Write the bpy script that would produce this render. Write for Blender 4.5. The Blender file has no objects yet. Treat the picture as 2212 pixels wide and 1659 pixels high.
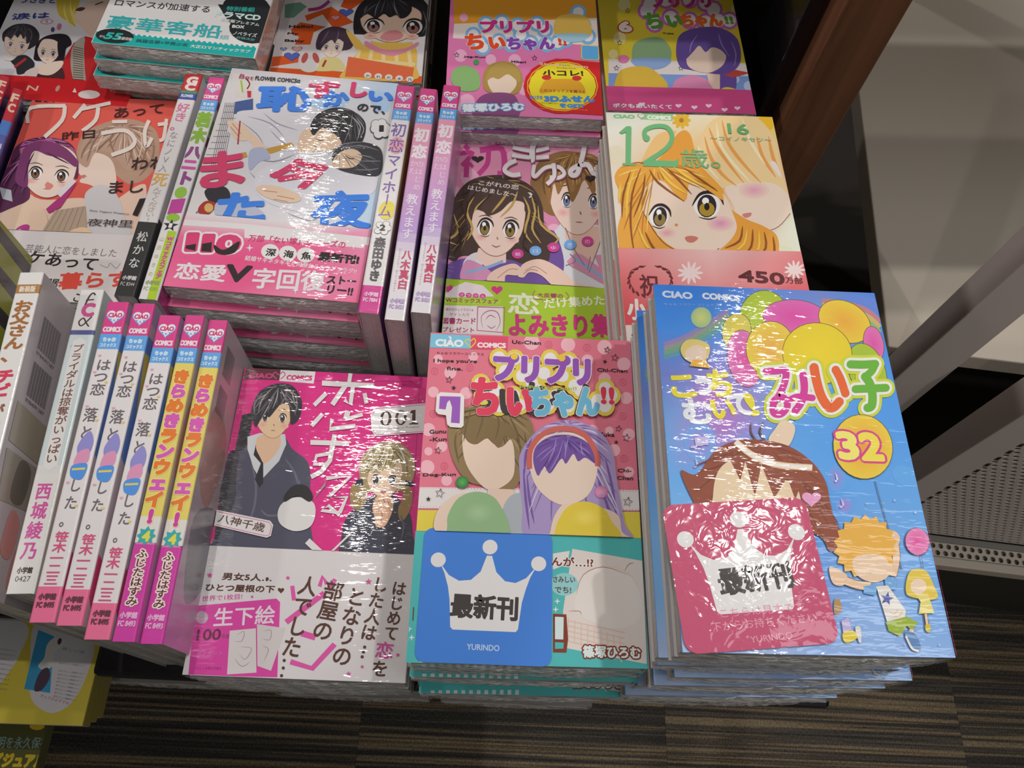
import bpy, math, random
import numpy as np
from mathutils import Matrix, Vector

# ------------------------------------------------------------------ camera, world, lights, exposure
SC = bpy.context.scene
COL = SC.collection
CAMH = 1.40                      # height of the camera over the carpet (m)
F, CX, CY = 1700.0, 1106.0, 829.5
PITCH, ROLL = 1.1156393, 0.1221824
_fw = np.array([0, math.cos(PITCH), -math.sin(PITCH)])
_ri = np.array([1.0, 0, 0]); _up = np.cross(_ri, _fw)
RI = math.cos(ROLL) * _ri + math.sin(ROLL) * _up
UP = -math.sin(ROLL) * _ri + math.cos(ROLL) * _up
FW = _fw
cd = bpy.data.cameras.new('camera'); cam = bpy.data.objects.new('camera', cd); COL.objects.link(cam)
cd.sensor_fit = 'HORIZONTAL'; cd.sensor_width = 36.0; cd.lens = 36.0 * F / 2212.0
cd.clip_start = 0.02; cd.clip_end = 50
cam.matrix_world = Matrix(((RI[0], UP[0], -FW[0], 0), (RI[1], UP[1], -FW[1], 0), (RI[2], UP[2], -FW[2], CAMH), (0, 0, 0, 1)))
SC.camera = cam

w = bpy.data.worlds.new('world'); SC.world = w; w.use_nodes = True
w.node_tree.nodes['Background'].inputs[0].default_value = (0.90, 0.95, 1.0, 1)
w.node_tree.nodes['Background'].inputs[1].default_value = 0.20

def lamp(name, kind, loc, energy, color=(1, 1, 1), size=0.05, target=None, size_y=None, cone=None):
    l = bpy.data.lights.new(name, kind); l.energy = energy; l.color = color
    if kind == 'AREA':
        l.shape = 'RECTANGLE'; l.size = size; l.size_y = size_y or size
    else:
        l.shadow_soft_size = size
    if kind == 'SPOT':
        l.spot_size = cone or 1.2; l.spot_blend = 0.6
    o = bpy.data.objects.new(name, l); COL.objects.link(o); o.location = loc
    if target is not None:
        d = Vector(target) - Vector(loc); o.rotation_euler = d.to_track_quat('-Z', 'Y').to_euler()
    return o
LAMPS = [
    ('ceiling_and_fill_spot', (0.68, 1.42, 3.10), 38, (0.12, 0.25, 0.9)),
    ('ceiling_and_fill_spot', (0.80, 0.74, 3.10), 47, (0.10, 0.25, 0.9)),
    ('ceiling_and_fill_spot', (-0.44, 0.82, 3.10), 43, (-0.1, 0.25, 0.9)),
    ('ceiling_and_fill_spot', (-0.86, 1.95, 3.10), 26, (-0.1, 0.25, 0.9)),
    ('ceiling_and_fill_spot', (-0.25, -1.05, 3.10), 17, (-0.05, 0.20, 0.9)),  # added fill to brighten the stack fronts and page edges, no known fitting
    ('ceiling_and_fill_spot', (1.00, -0.95, 3.10), 34, (0.72, 0.25, 0.5)),  # added fill to brighten the white shelf legs and the rack
]
for n, loc, e, tg in LAMPS:
    lamp(n, 'SPOT', loc, e, (1.0, 0.955, 0.90), 0.035, tg, cone=1.5 if loc[1] > 0 else .62)
lamp('left_fill_spot', 'SPOT', (-1.6, 0.10, 2.45), 34, (1.0, 0.93, 0.88), 0.05, (0.50, 0.62, 0.70), cone=.52)  # added fill for the left faces of shelf and post, no lamp known there
lamp('ceiling_panel', 'AREA', (1.1, -0.1, 3.2), 9, (0.95, 0.98, 1.0), 1.2, (0, 0.2, 0.9), 0.6)
SC.view_settings.view_transform = 'Standard'; SC.view_settings.look = 'None'
SC.view_settings.gamma = 1.0; SC.view_settings.use_curve_mapping = False
SC.view_settings.exposure = -0.12

# ------------------------------------------------------------------ helpers: rays, colours, materials
def ray(px, py):
    return FW + (px - CX) / F * RI + (CY - py) / F * UP
def at(px, py, z):               # photograph pixel -> point at height z (z measured from the camera, negative down)
    d = ray(px, py); p = d * (z / d[2]); return Vector((p[0], p[1], z + CAMH))
GAIN = 1.12
def lin(h, k=GAIN):
    h = h.lstrip('#'); o = []
    for i in (0, 2, 4):
        v = int(h[i:i + 2], 16) / 255.0
        v = v / 12.92 if v <= .04045 else ((v + .055) / 1.055) ** 2.4
        o.append(min(.93, v * k))
    return tuple(o) + (1.0,)

def newmat(name):
    m = bpy.data.materials.new(name); m.use_nodes = True
    return m, m.node_tree.nodes, m.node_tree.links, m.node_tree.nodes['Principled BSDF']
def noise(N, L, vec, scale, detail=2.0, rough=.5, dist=0.0):
    n = N.new('ShaderNodeTexNoise'); n.inputs['Scale'].default_value = scale
    n.inputs['Detail'].default_value = detail; n.inputs['Roughness'].default_value = rough
    n.inputs['Distortion'].default_value = dist
    L.new(vec, n.inputs['Vector']); return n
def mapping(N, L, scale, rot=(0, 0, 0), src='Object', loc=(0, 0, 0)):
    t = N.new('ShaderNodeTexCoord'); mp = N.new('ShaderNodeMapping')
    mp.inputs['Scale'].default_value = scale; mp.inputs['Rotation'].default_value = rot
    mp.inputs['Location'].default_value = loc
    L.new(t.outputs[src], mp.inputs['Vector']); return mp.outputs['Vector']
def bump(N, L, h, strength, dist, base=None):
    b = N.new('ShaderNodeBump'); b.inputs['Strength'].default_value = strength
    b.inputs['Distance'].default_value = dist; L.new(h, b.inputs['Height'])
    if base is not None: L.new(base, b.inputs['Normal'])
    return b.outputs['Normal']

def film(N, L, P, amp, seed, crough=.045):
    """clear shrink film over the print: a glossy coat whose normal follows stretched ribs and small dents"""
    o = seed * 3.7
    P.inputs['Coat Weight'].default_value = 1.0; P.inputs['Coat Roughness'].default_value = crough
    P.inputs['Coat IOR'].default_value = 1.5
    v1 = mapping(N, L, (60, 300, 60), loc=(o, o, 0)); n1 = noise(N, L, v1, 1.0, 2.0, .55, .4)
    v2 = mapping(N, L, (7, 16, 9), loc=(0, o, o)); n2 = noise(N, L, v2, 1.0, 2.0)
    v3 = mapping(N, L, (150, 420, 150), loc=(o, 0, 0)); n3 = noise(N, L, v3, 1.0, 1.0)
    b = bump(N, L, n2.outputs['Fac'], 1.0, .0035 * amp)
    b = bump(N, L, n1.outputs['Fac'], 1.0, .00040 * amp, b)
    b = bump(N, L, n3.outputs['Fac'], 1.0, .00007 * amp, b)
    L.new(b, P.inputs['Coat Normal'])

_pm = {}
def print_mat(amp=1.0, seed=0):
    k = ('print', amp, seed)
    if k in _pm: return _pm[k]
    m, N, L, P = newmat('printed_cover'); a = N.new('ShaderNodeVertexColor'); a.layer_name = 'ink'
    L.new(a.outputs['Color'], P.inputs['Base Color']); P.inputs['Roughness'].default_value = .5
    P.inputs['Specular IOR Level'].default_value = .25
    film(N, L, P, amp, seed, .22 if seed >= 20 else .045); _pm[k] = m; return m
def plain(name, col, rough=.5, metal=0.0, spec=.5, coat=0.0, grain=None):
    m, N, L, P = newmat(name)
    P.inputs['Base Color'].default_value = col if isinstance(col, tuple) else lin(col)
    P.inputs['Roughness'].default_value = rough; P.inputs['Metallic'].default_value = metal
    P.inputs['Specular IOR Level'].default_value = spec; P.inputs['Coat Weight'].default_value = coat
    if grain:
        n = noise(N, L, mapping(N, L, (1, 1, 1)), grain[0], 4.0)
        L.new(bump(N, L, n.outputs['Fac'], grain[1], grain[2]), P.inputs['Normal'])
    return m

def page_mat(c1, c2, tint=False):
    m, N, L, P = newmat('page_edges')
    v = mapping(N, L, (6, 6, 5200)); n = noise(N, L, v, 1.0, 3.0, .7)
    v2 = mapping(N, L, (40, 55, 400)); n2 = noise(N, L, v2, 1.0, 2.0)
    mx = N.new('ShaderNodeMix'); mx.data_type = 'RGBA'
    mx.inputs[6].default_value = c1; mx.inputs[7].default_value = c2
    cr = N.new('ShaderNodeMapRange'); cr.inputs[1].default_value = .35; cr.inputs[2].default_value = .65
    L.new(n.outputs['Fac'], cr.inputs[0]); L.new(cr.outputs[0], mx.inputs[0])
    if tint:                     # comic pages bleed faint colour to the edge
        vt = mapping(N, L, (3, 45, 700)); nt = noise(N, L, vt, 1.0, 2.0)
        rp = N.new('ShaderNodeValToRGB'); e = rp.color_ramp.elements
        e[0].position = .32; e[0].color = lin('#9a9468'); e[1].position = .68; e[1].color = lin('#a87f86')
        e3 = rp.color_ramp.elements.new(.5); e3.color = lin('#a09c96')
        L.new(nt.outputs['Fac'], rp.inputs[0])
        m2 = N.new('ShaderNodeMix'); m2.data_type = 'RGBA'; m2.inputs[0].default_value = .6
        L.new(mx.outputs[2], m2.inputs[6]); L.new(rp.outputs[0], m2.inputs[7]); L.new(m2.outputs[2], P.inputs['Base Color'])
    else:
        L.new(mx.outputs[2], P.inputs['Base Color'])
    P.inputs['Roughness'].default_value = .8
    P.inputs['Coat Weight'].default_value = .8; P.inputs['Coat Roughness'].default_value = .05
    b = bump(N, L, n2.outputs['Fac'], 1.0, .0022)
    v3 = mapping(N, L, (190, 190, 420)); n3 = noise(N, L, v3, 1.0, 2.0)
    b = bump(N, L, n3.outputs['Fac'], 1.0, .0016, b); L.new(b, P.inputs['Coat Normal'])
    return m
PAGES = page_mat(lin('#d2d0ce'), lin('#b0aeac')); PAGES_TINT = page_mat(lin('#cecac4'), lin('#b4b0aa'), True)

def wrap_mat():
    m, N, L, P = newmat('clear_shrink_film')
    P.inputs['Base Color'].default_value = (.86, .86, .86, 1); P.inputs['Roughness'].default_value = .06
    n = noise(N, L, mapping(N, L, (150, 420, 420)), 1.0, 2.0)
    L.new(bump(N, L, n.outputs['Fac'], 1.0, .0045), P.inputs['Normal'])
    t = N.new('ShaderNodeBsdfTransparent'); mx = N.new('ShaderNodeMixShader')
    n2 = noise(N, L, mapping(N, L, (90, 60, 60)), 1.0, 2.0)
    r = N.new('ShaderNodeMapRange'); r.inputs[1].default_value = .35; r.inputs[2].default_value = .7
    r.inputs[3].default_value = .22; r.inputs[4].default_value = .7
    L.new(n2.outputs['Fac'], r.inputs[0]); L.new(r.outputs[0], mx.inputs[0])
    L.new(t.outputs[0], mx.inputs[1]); L.new(P.outputs[0], mx.inputs[2])
    L.new(mx.outputs[0], N['Material Output'].inputs[0]); return m
WRAP = wrap_mat()

# ------------------------------------------------------------------ helpers: objects
def link(o, parent=None):
    COL.objects.link(o)
    if parent is not None: o.parent = parent
    return o
def tag(o, label, cat, group=None, kind=None):
    if label: o['label'] = label
    if cat: o['category'] = cat
    if group: o['group'] = group
    if kind: o['kind'] = kind
    return o
def mesh(name, V, Fc, mat, parent=None, cols=None, smooth=False):
    me = bpy.data.meshes.new(name); me.from_pydata([tuple(v) for v in V], [], Fc)
    if cols is not None:
        ca = me.color_attributes.new('ink', 'FLOAT_COLOR', 'POINT')
        ca.data.foreach_set('color', np.asarray(cols, dtype=np.float32).ravel())
    me.materials.append(mat)
    if smooth:
        for p in me.polygons: p.use_smooth = True
    me.update(); return link(bpy.data.objects.new(name, me), parent)
def empty(name, mw):
    o = bpy.data.objects.new(name, None); o.empty_display_size = .02; COL.objects.link(o); o.matrix_world = mw; return o
def boxdata(x0, x1, y0, y1, z0, z1, bev=0.0):
    if bev <= 0:
        V = [(x, y, z) for z in (z0, z1) for y in (y0, y1) for x in (x0, x1)]
        return V, [(0, 2, 3, 1), (4, 5, 7, 6), (0, 1, 5, 4), (2, 6, 7, 3), (0, 4, 6, 2), (1, 3, 7, 5)]
    import bmesh
    bm = bmesh.new(); bmesh.ops.create_cube(bm, size=1)
    for v in bm.verts:
        v.co = Vector((x0 + (v.co.x + .5) * (x1 - x0), y0 + (v.co.y + .5) * (y1 - y0), z0 + (v.co.z + .5) * (z1 - z0)))
    bmesh.ops.bevel(bm, geom=list(bm.edges), offset=bev, segments=2, profile=.5, affect='EDGES')
    bm.verts.index_update()
    V = [tuple(v.co) for v in bm.verts]; Fc = [[v.index for v in f.verts] for f in bm.faces]; bm.free(); return V, Fc
def box(name, dims, mat, parent=None, bev=0.0):
    V, Fc = boxdata(*dims, bev); return mesh(name, V, Fc, mat, parent)
def dup(o, mw=None, parent=None, label=None):
    c = o.copy(); COL.objects.link(c)
    if parent is not None: c.parent = parent
    if mw is not None: c.matrix_world = mw
    if label: c['label'] = label
    for ch in list(o.children): dup(ch, None, c)
    return c

# ------------------------------------------------------------------ text
_tc = {}
def glyphs(s, bold=0.0):
    k = (s, bold)
    if k not in _tc:
        cu = bpy.data.curves.new('t', 'FONT'); cu.body = s; cu.resolution_u = 3; cu.offset = bold; cu.fill_mode = 'FRONT'
        o = bpy.data.objects.new('t', cu); COL.objects.link(o)
        me = bpy.data.meshes.new_from_object(o.evaluated_get(bpy.context.evaluated_depsgraph_get()))
        me.calc_loop_triangles()
        V = np.zeros(len(me.vertices) * 3); me.vertices.foreach_get('co', V); V = V.reshape(-1, 3)[:, :2].copy()
        T = np.zeros(len(me.loop_triangles) * 3, dtype=np.int32); me.loop_triangles.foreach_get('vertices', T)
        bpy.data.objects.remove(o); bpy.data.curves.remove(cu); bpy.data.meshes.remove(me)
        _tc[k] = (V, T.reshape(-1, 3))
    return _tc[k]

def spline(P, closed=True, n=5):
    P = [np.array(p, float) for p in P]; m = len(P); out = []
    for i in range(m if closed else m - 1):
        if closed: a, b, c, d = P[(i - 1) % m], P[i], P[(i + 1) % m], P[(i + 2) % m]
        else: a, b, c, d = P[max(i - 1, 0)], P[i], P[i + 1], P[min(i + 2, m - 1)]
        for j in range(n):
            t = j / n
            out.append(.5 * ((2 * b) + (-a + c) * t + (2 * a - 5 * b + 4 * c - d) * t * t + (-a + 3 * b - 3 * c + d) * t ** 3))
    if not closed: out.append(P[-1])
    return np.array(out)

class Art:
    """flat print on one plane of an object. O,U,V: plane frame in the object's local space (U right, V up, metres);
    (hw,hh) half size it is clipped to; mw: the object's placement in the world"""
    def __init__(s, mw, O, U, V, hw, hh, dz=5e-6, z0=3e-5):
        s.mw = mw; s.O, s.U, s.V = Vector(O), Vector(U), Vector(V); s.N = s.U.cross(s.V)
        s.hw, s.hh = hw, hh; s.verts = []; s.faces = []; s.cols = []; s.k = 0; s.dz = dz; s.z0 = z0
        s.lo = (-hw, -hh); s.hi = (hw, hh)
        R = mw.to_3x3(); s.o_w = np.array(mw @ s.O) - np.array([0, 0, CAMH])
        s.u_w = np.array(R @ s.U); s.v_w = np.array(R @ s.V); s.n_w = np.array(R @ s.N)
        s.view(0, 0, 1)
    def view(s, x0, y0, k): s.vx, s.vy, s.vk = x0, y0, k; return s
    def loc(s, P):
        P = np.atleast_2d(np.array(P, float)); px = s.vx + P[:, 0] / s.vk; py = s.vy + P[:, 1] / s.vk
        D = FW[None] + ((px - CX) / F)[:, None] * RI[None] + ((CY - py) / F)[:, None] * UP[None]
        t = (s.o_w @ s.n_w) / (D @ s.n_w); Q = D * t[:, None] - s.o_w
        return np.stack([Q @ s.u_w, Q @ s.v_w], 1)
    def _clip(s, poly):
        P = [tuple(p) for p in poly]
        for ax, lim, sg in ((0, s.lo[0], 1), (0, s.hi[0], -1), (1, s.lo[1], 1), (1, s.hi[1], -1)):
            if not P: return P
            out = []
            for i in range(len(P)):
                a, b = P[i - 1], P[i]; ia = (a[ax] - lim) * sg >= 0; ib = (b[ax] - lim) * sg >= 0
                if ia != ib:
                    t = (lim - a[ax]) / (b[ax] - a[ax]); out.append((a[0] + (b[0] - a[0]) * t, a[1] + (b[1] - a[1]) * t))
                if ib: out.append(b)
            P = out
        return P
    def _add(s, poly, col, k=None):          # local polygon
        poly = s._clip(poly)
        if len(poly) < 3: return
        h = s.z0 + s.dz * (s.k if k is None else k); b = len(s.verts)
        for p in poly:
            s.verts.append(s.O + s.U * p[0] + s.V * p[1] + s.N * h); s.cols.append(col)
        area = sum(poly[i - 1][0] * poly[i][1] - poly[i][0] * poly[i - 1][1] for i in range(len(poly)))
        idx = list(range(b, b + len(poly)))
        s.faces.append(idx if area > 0 else idx[::-1])
    def nx(s): s.k += 1
    def poly(s, P, col): s.nx(); s._add(s.loc(P), lin(col)); return s
    def blob(s, P, col, n=5): s.nx(); s._add(s.loc(spline(P, True, n)), lin(col)); return s
    def fill(s, col): s.nx(); s._add([s.lo, (s.hi[0], s.lo[1]), s.hi, (s.lo[0], s.hi[1])], lin(col)); return s
    def grad(s, G, xs=None, ys=None):        # G rows (top first) of colours over the whole clip area, smoothly blended
        s.nx(); h = s.z0 + s.dz * s.k; r, c = len(G), len(G[0]); b = len(s.verts)
        for i in range(r):
            for j in range(c):
                x = s.lo[0] + (s.hi[0] - s.lo[0]) * (xs[j] if xs else j / (c - 1))
                y = s.hi[1] - (s.hi[1] - s.lo[1]) * (ys[i] if ys else i / (r - 1))
                s.verts.append(s.O + s.U * x + s.V * y + s.N * h); s.cols.append(lin(G[i][j]))
        for i in range(r - 1):
            for j in range(c - 1):
                q = b + i * c + j; s.faces.append([q + c, q + c + 1, q + 1, q])
        return s
    def shade(s, x, y, rx, ry, c0, c1, rot=0, n=20):     # radial blend c0 -> c1
        s.nx(); a = np.linspace(0, 2 * np.pi, n, endpoint=False); cr, sr = math.cos(rot), math.sin(rot)
        P = [(x + rx * math.cos(t) * cr - ry * math.sin(t) * sr, y + rx * math.cos(t) * sr + ry * math.sin(t) * cr) for t in a]
        Q = s.loc([(x, y)] + P); ins = (np.abs(Q[:, 0]) <= s.hw + 1e-9).all() and (Q[:, 1] >= s.lo[1]).all() and (Q[:, 1] <= s.hi[1]).all()
        if not ins: s._add(Q[1:], lin(c1)); return s
        h = s.z0 + s.dz * s.k; b = len(s.verts)
        for i, p in enumerate(Q):
            s.verts.append(s.O + s.U * p[0] + s.V * p[1] + s.N * h); s.cols.append(lin(c0 if i == 0 else c1))
        for i in range(n): s.faces.append([b, b + 1 + (i + 1) % n, b + 1 + i])
        return s
    def circ(s, x, y, rx, col, ry=None, rot=0, n=18):
        ry = rx if ry is None else ry; cr, sr = math.cos(rot), math.sin(rot)
        P = [(x + rx * math.cos(t) * cr - ry * math.sin(t) * sr, y + rx * math.cos(t) * sr + ry * math.sin(t) * cr)
             for t in np.linspace(0, 2 * np.pi, n, endpoint=False)]
        return s.poly(P, col)
    def ring(s, x, y, r, w, col, ry=None):
        ry = ry or r
        return s.line([(x + r * math.cos(t), y + ry * math.sin(t)) for t in np.linspace(0, 2 * np.pi, 18)], w, col, n=1)
    def line(s, P, w, col, taper=False, n=4):
        P = spline(P, False, n) if n > 1 else np.array(P, float); s.nx()
        d = np.gradient(P, axis=0); L = np.hypot(d[:, 0], d[:, 1]) + 1e-9; nn = np.stack([-d[:, 1] / L, d[:, 0] / L], 1)
        m = len(P)
        ww = np.full(m, w / 2.0)
        if taper: ww = ww * (np.sin(np.linspace(0.12, np.pi - .12, m)) ** .8)
        A = s.loc(P + nn * ww[:, None]); B = s.loc(P - nn * ww[:, None]); c = lin(col)
        for i in range(m - 1):
            kk = s.k + .25 * (i % 3); s._add([A[i], A[i + 1], B[i + 1]], c, kk); s._add([A[i], B[i + 1], B[i]], c, kk)
        return s
    def lines(s, LL, w, col, taper=True, n=3):
        for P in LL: s.line(P, w, col, taper, n)
        return s
    def star(s, x, y, r, col, k=5, inner=.42, rot=0, out=None):
        P = [(x + r * (1 if i % 2 == 0 else inner) * math.sin(rot + i * math.pi / k), y - r * (1 if i % 2 == 0 else inner) * math.cos(rot + i * math.pi / k)) for i in range(2 * k)]
        if out: s.line(P + [P[0]], out, col, n=1); return s
        return s.poly(P, col)
    def heart(s, x, y, r, col, ry=None):
        ry = ry or r; P = []
        for i in range(22):
            t = i / 22 * 2 * math.pi
            P.append((x + r * math.sin(t) ** 3, y - ry * (13 * math.cos(t) - 5 * math.cos(2 * t) - 2 * math.cos(3 * t) - math.cos(4 * t)) / 16))
        return s.poly(P, col)
    def dots(s, P, r, col, ry=None):
        for p in P: s.circ(p[0], p[1], p[2] if len(p) > 2 else r, col, (ry / r * (p[2] if len(p) > 2 else r)) if ry else None, n=14)
        return s
    def _glyph(s, G, M, t, col, out=None, outcol=None, out2=None, out2col=None, edge=0, only=None):
        V, T = G; Q = V @ M.T + t
        lo, hi = np.array(s.lo), np.array(s.hi)
        def put(Q, c, k):
            ins = ((Q >= lo) & (Q <= hi)).all(1); h = s.z0 + s.dz * k
            if ins.all():
                b = len(s.verts)
                for p in Q: s.verts.append(s.O + s.U * p[0] + s.V * p[1] + s.N * h); s.cols.append(c)
                for f in T: s.faces.append([b + int(f[0]), b + int(f[1]), b + int(f[2])])
            else:
                for f in T:
                    if ins[f].all() or (np.clip(Q[f], lo, hi) != Q[f]).any(): s._add(Q[f], c, k)
        for o, oc, w_ in ((out2, out2col, 2), (out, outcol, 1)):
            if o and only in (None, w_):
                s.nx()
                for i in range(18):
                    a = i * math.pi / 9; put(Q + np.array([math.cos(a), math.sin(a)]) * o, lin(oc), s.k + i * .05)
        if only in (1, 2): return
        s.nx()
        if edge:
            n = 6 if edge < .0003 else 16
            for i in range(n):
                a = i * 2 * math.pi / n; put(Q + np.array([math.cos(a), math.sin(a)]) * edge * (1 if n == 6 or i % 2 else .97), lin(col), s.k + i * .05)
            s.nx()
        put(Q, lin(col), s.k)
    def unit(s, x, y):                       # metres per view unit
        a = s.loc([(x, y), (x + 10, y)]); return float(np.hypot(*(a[1] - a[0]))) / 10
    def T(s, txt, x0, y0, x1, y1, h, col, bold=0.0, out=None, outcol='#ffffff', out2=None, out2col=None, edge=0, slant=0.0, only=None):
        """one line of text: baseline from (x0,y0) to (x1,y1), glyph height h"""
        G = glyphs(txt, bold)
        if len(G[0]) == 0: return s
        a, b = s.loc([(x0, y0), (x1, y1)]); u = s.unit(x0, y0); d = b - a; L = np.hypot(*d); e = d / L; nrm = np.array([-e[1], e[0]])
        mn, mx = G[0].min(0), G[0].max(0); sx = L / (mx[0] - mn[0]); sy = h * u / (mx[1] - mn[1])
        M = np.stack([e * sx, nrm * sy + e * slant * sy], 1); t = a - M @ mn
        s._glyph(G, M, t, col, out and out * u, outcol, out2 and out2 * u, out2col, edge * u, only); return s
    def TT(s, items, **k):               # several words whose outlines all lie under all the fills
        for o in (2, 1, 0):
            for txt, P, col, e in items: s.T(txt, *P, col, edge=e, only=o, **k)
        return s
    def comb(s, P, crown, dark, light=None, n=22, w=9, seed=1):   # strands from the crown towards the rim of a hair shape
        B = spline(P, True, 5); r = random.Random(seed); c = np.array(crown, float); m = len(B)
        for i in range(n):
            e = B[int((i + r.random() * .6) * m / n) % m]; f0, f1 = r.uniform(.08, .45), r.uniform(.75, .96)
            a, b_ = c + (e - c) * f0, c + (e - c) * f1; mid = (a + b_) / 2 + np.array([b_[1] - a[1], a[0] - b_[0]]) * r.uniform(-.08, .08)
            s.line([a, mid, b_], w * r.uniform(.6, 1.2), light if (light and i % 3 == 0) else dark, True, 3)
        return s
    def strokes(s, S, o1, c1, o2, c2):     # thick round-ended brush letters with two outlines
        for o, oc in ((o2, c2), (o1, c1), (0, None)):
            for P, w_, c in S:
                s.line(P, w_ + 2 * o, oc or c, n=5)
                for p in (P[0], P[-1]): s.circ(p[0], p[1], w_ / 2 + o, oc or c, n=20)
        return s
    def hair(s, P, col, crown, dark, light=None, n=22, w=9, seed=1): s.blob(P, col); return s.comb(P, crown, dark, light, n, w, seed)
    def V_(s, txt, x0, y0, x1, y1, w, col, bold=0.0, out=None, outcol='#ffffff', edge=0, cols=None):
        """vertical text: characters stacked from (x0,y0) down to (x1,y1), each w wide"""
        a, b = s.loc([(x0, y0), (x1, y1)]); u = s.unit(x0, y0); n = len(txt); d = (b - a) / n; up = -(d / np.hypot(*d)); ri = np.array([up[1], -up[0]])
        hh = min(np.hypot(*d), w * u * 1.6)
        for i, ch in enumerate(txt):
            if ch == ' ': continue
            if ch == 'ー':
                G = glyphs('｜', bold)
            else: G = glyphs(ch, bold)
            if len(G[0]) == 0: continue
            c = a + d * (i + .5); ref = glyphs('国', 0)[0]; em = ref.max(0) - ref.min(0); mid = (ref.max(0) + ref.min(0)) / 2
            sx = w * u / em[0]; sy = min(hh * .9, w * u * 1.25) / em[1]
            if ch.isascii():
                g = G[0]; mid = (g.max(0) + g.min(0)) / 2
            M = np.stack([ri * sx, up * sy], 1); t = c - M @ mid
            s._glyph(G, M, t, (cols[i % len(cols)] if cols else col), out and out * u, outcol, edge=edge * u)
        return s
    def build(s, name, mat, parent):
        if not s.verts: return None
        V = s.verts; o = mesh(name, V, s.faces, mat, parent, s.cols); return o
    # -------- drawn figures
    def eye(s, x, y, rx, ry, iris, tilt=0, lash='#2a2022', look=0):
        s.circ(x, y, rx, '#e8e4e4', ry, tilt); s.circ(x + look * rx, y + ry * .05, rx * .72, '#2c2226', ry * .9, tilt)
        s.circ(x + look * rx, y + ry * .3, rx * .58, iris, ry * .55, tilt); s.circ(x + look * rx - rx * .1, y - ry * .35, rx * .26, '#f2f2f2', ry * .26)
        s.circ(x + look * rx, y + ry * .1, rx * .2, '#1c1618', ry * .3)
        c, n = math.cos(tilt), math.sin(tilt)
        q = [(-1.1, .1), (-.6, -.8), (.2, -1.05), (.95, -.7), (1.25, -.1)]
        s.line([(x + rx * a * c - ry * b * n, y + rx * a * n + ry * b * c) for a, b in q], ry * .28, lash, True)
        q = [(-.6, .95), (.2, 1.08), (.8, .85)]
        s.line([(x + rx * a * c - ry * b * n, y + rx * a * n + ry * b * c) for a, b in q], ry * .1, lash, True); return s
    def head(s, cx, cy, w, h, rot, skin='#dcc4b8', line_='#9a6a58', iris='#6a5a40', mouth='smile', dx=0.0, closed=False, eyes=True, es=1.0, blush='#dd9c9c'):
        c, n = math.cos(rot), math.sin(rot)
        def q(a, b): return (cx + w * a * c - h * b * n, cy + w * a * n + h * b * c)
        P = [q(a, b) for a, b in ((-.92, -.7), (-.95, -.05), (-.8, .42), (-.4 + dx * .3, .86), (0 + dx * .5, 1.0), (.4 + dx * .3, .86), (.8, .42), (.95, -.05), (.92, -.7), (.4, -1.05), (-.4, -1.05))]
        s.blob([(p[0] + (p[0] - cx) * .02, p[1] + (p[1] - cy) * .02) for p in P], line_); s.blob(P, skin)
        if not eyes: return s
        for sg in (-1, 1):
            bx, by = q(sg * .55 + dx, .45); s.shade(bx, by, w * .24, h * .13, blush, skin, rot)
            ex, ey = q(sg * .45 + dx, .12)
            if closed: s.line([q(sg * .45 + dx - .22, .16), q(sg * .45 + dx, .06), q(sg * .45 + dx + .22, .16)], h * .06, '#3a2a2a', True)
            else: s.eye(ex, ey, w * .2 * es, h * .22 * es, iris, rot)
            s.line([q(sg * .45 + dx - .25, -.2), q(sg * .45 + dx, -.27), q(sg * .45 + dx + .25, -.2)], h * .035, '#5a4038', True)
        s.line([q(dx * 1.2, .4), q(dx * 1.2 + .04, .48)], h * .04, line_)
        if mouth == 'smile': s.line([q(-.16 + dx, .66), q(dx, .72), q(.16 + dx, .66)], h * .035, '#a04848', True)
        elif mouth == 'open': s.blob([q(-.15 + dx, .62), q(.15 + dx, .62), q(.08 + dx, .78), q(-.08 + dx, .78)], '#b8606a')
        else: s.line([q(-.12 + dx, .68), q(.12 + dx, .68)], h * .03, '#a06058', True)
        return s

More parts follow.
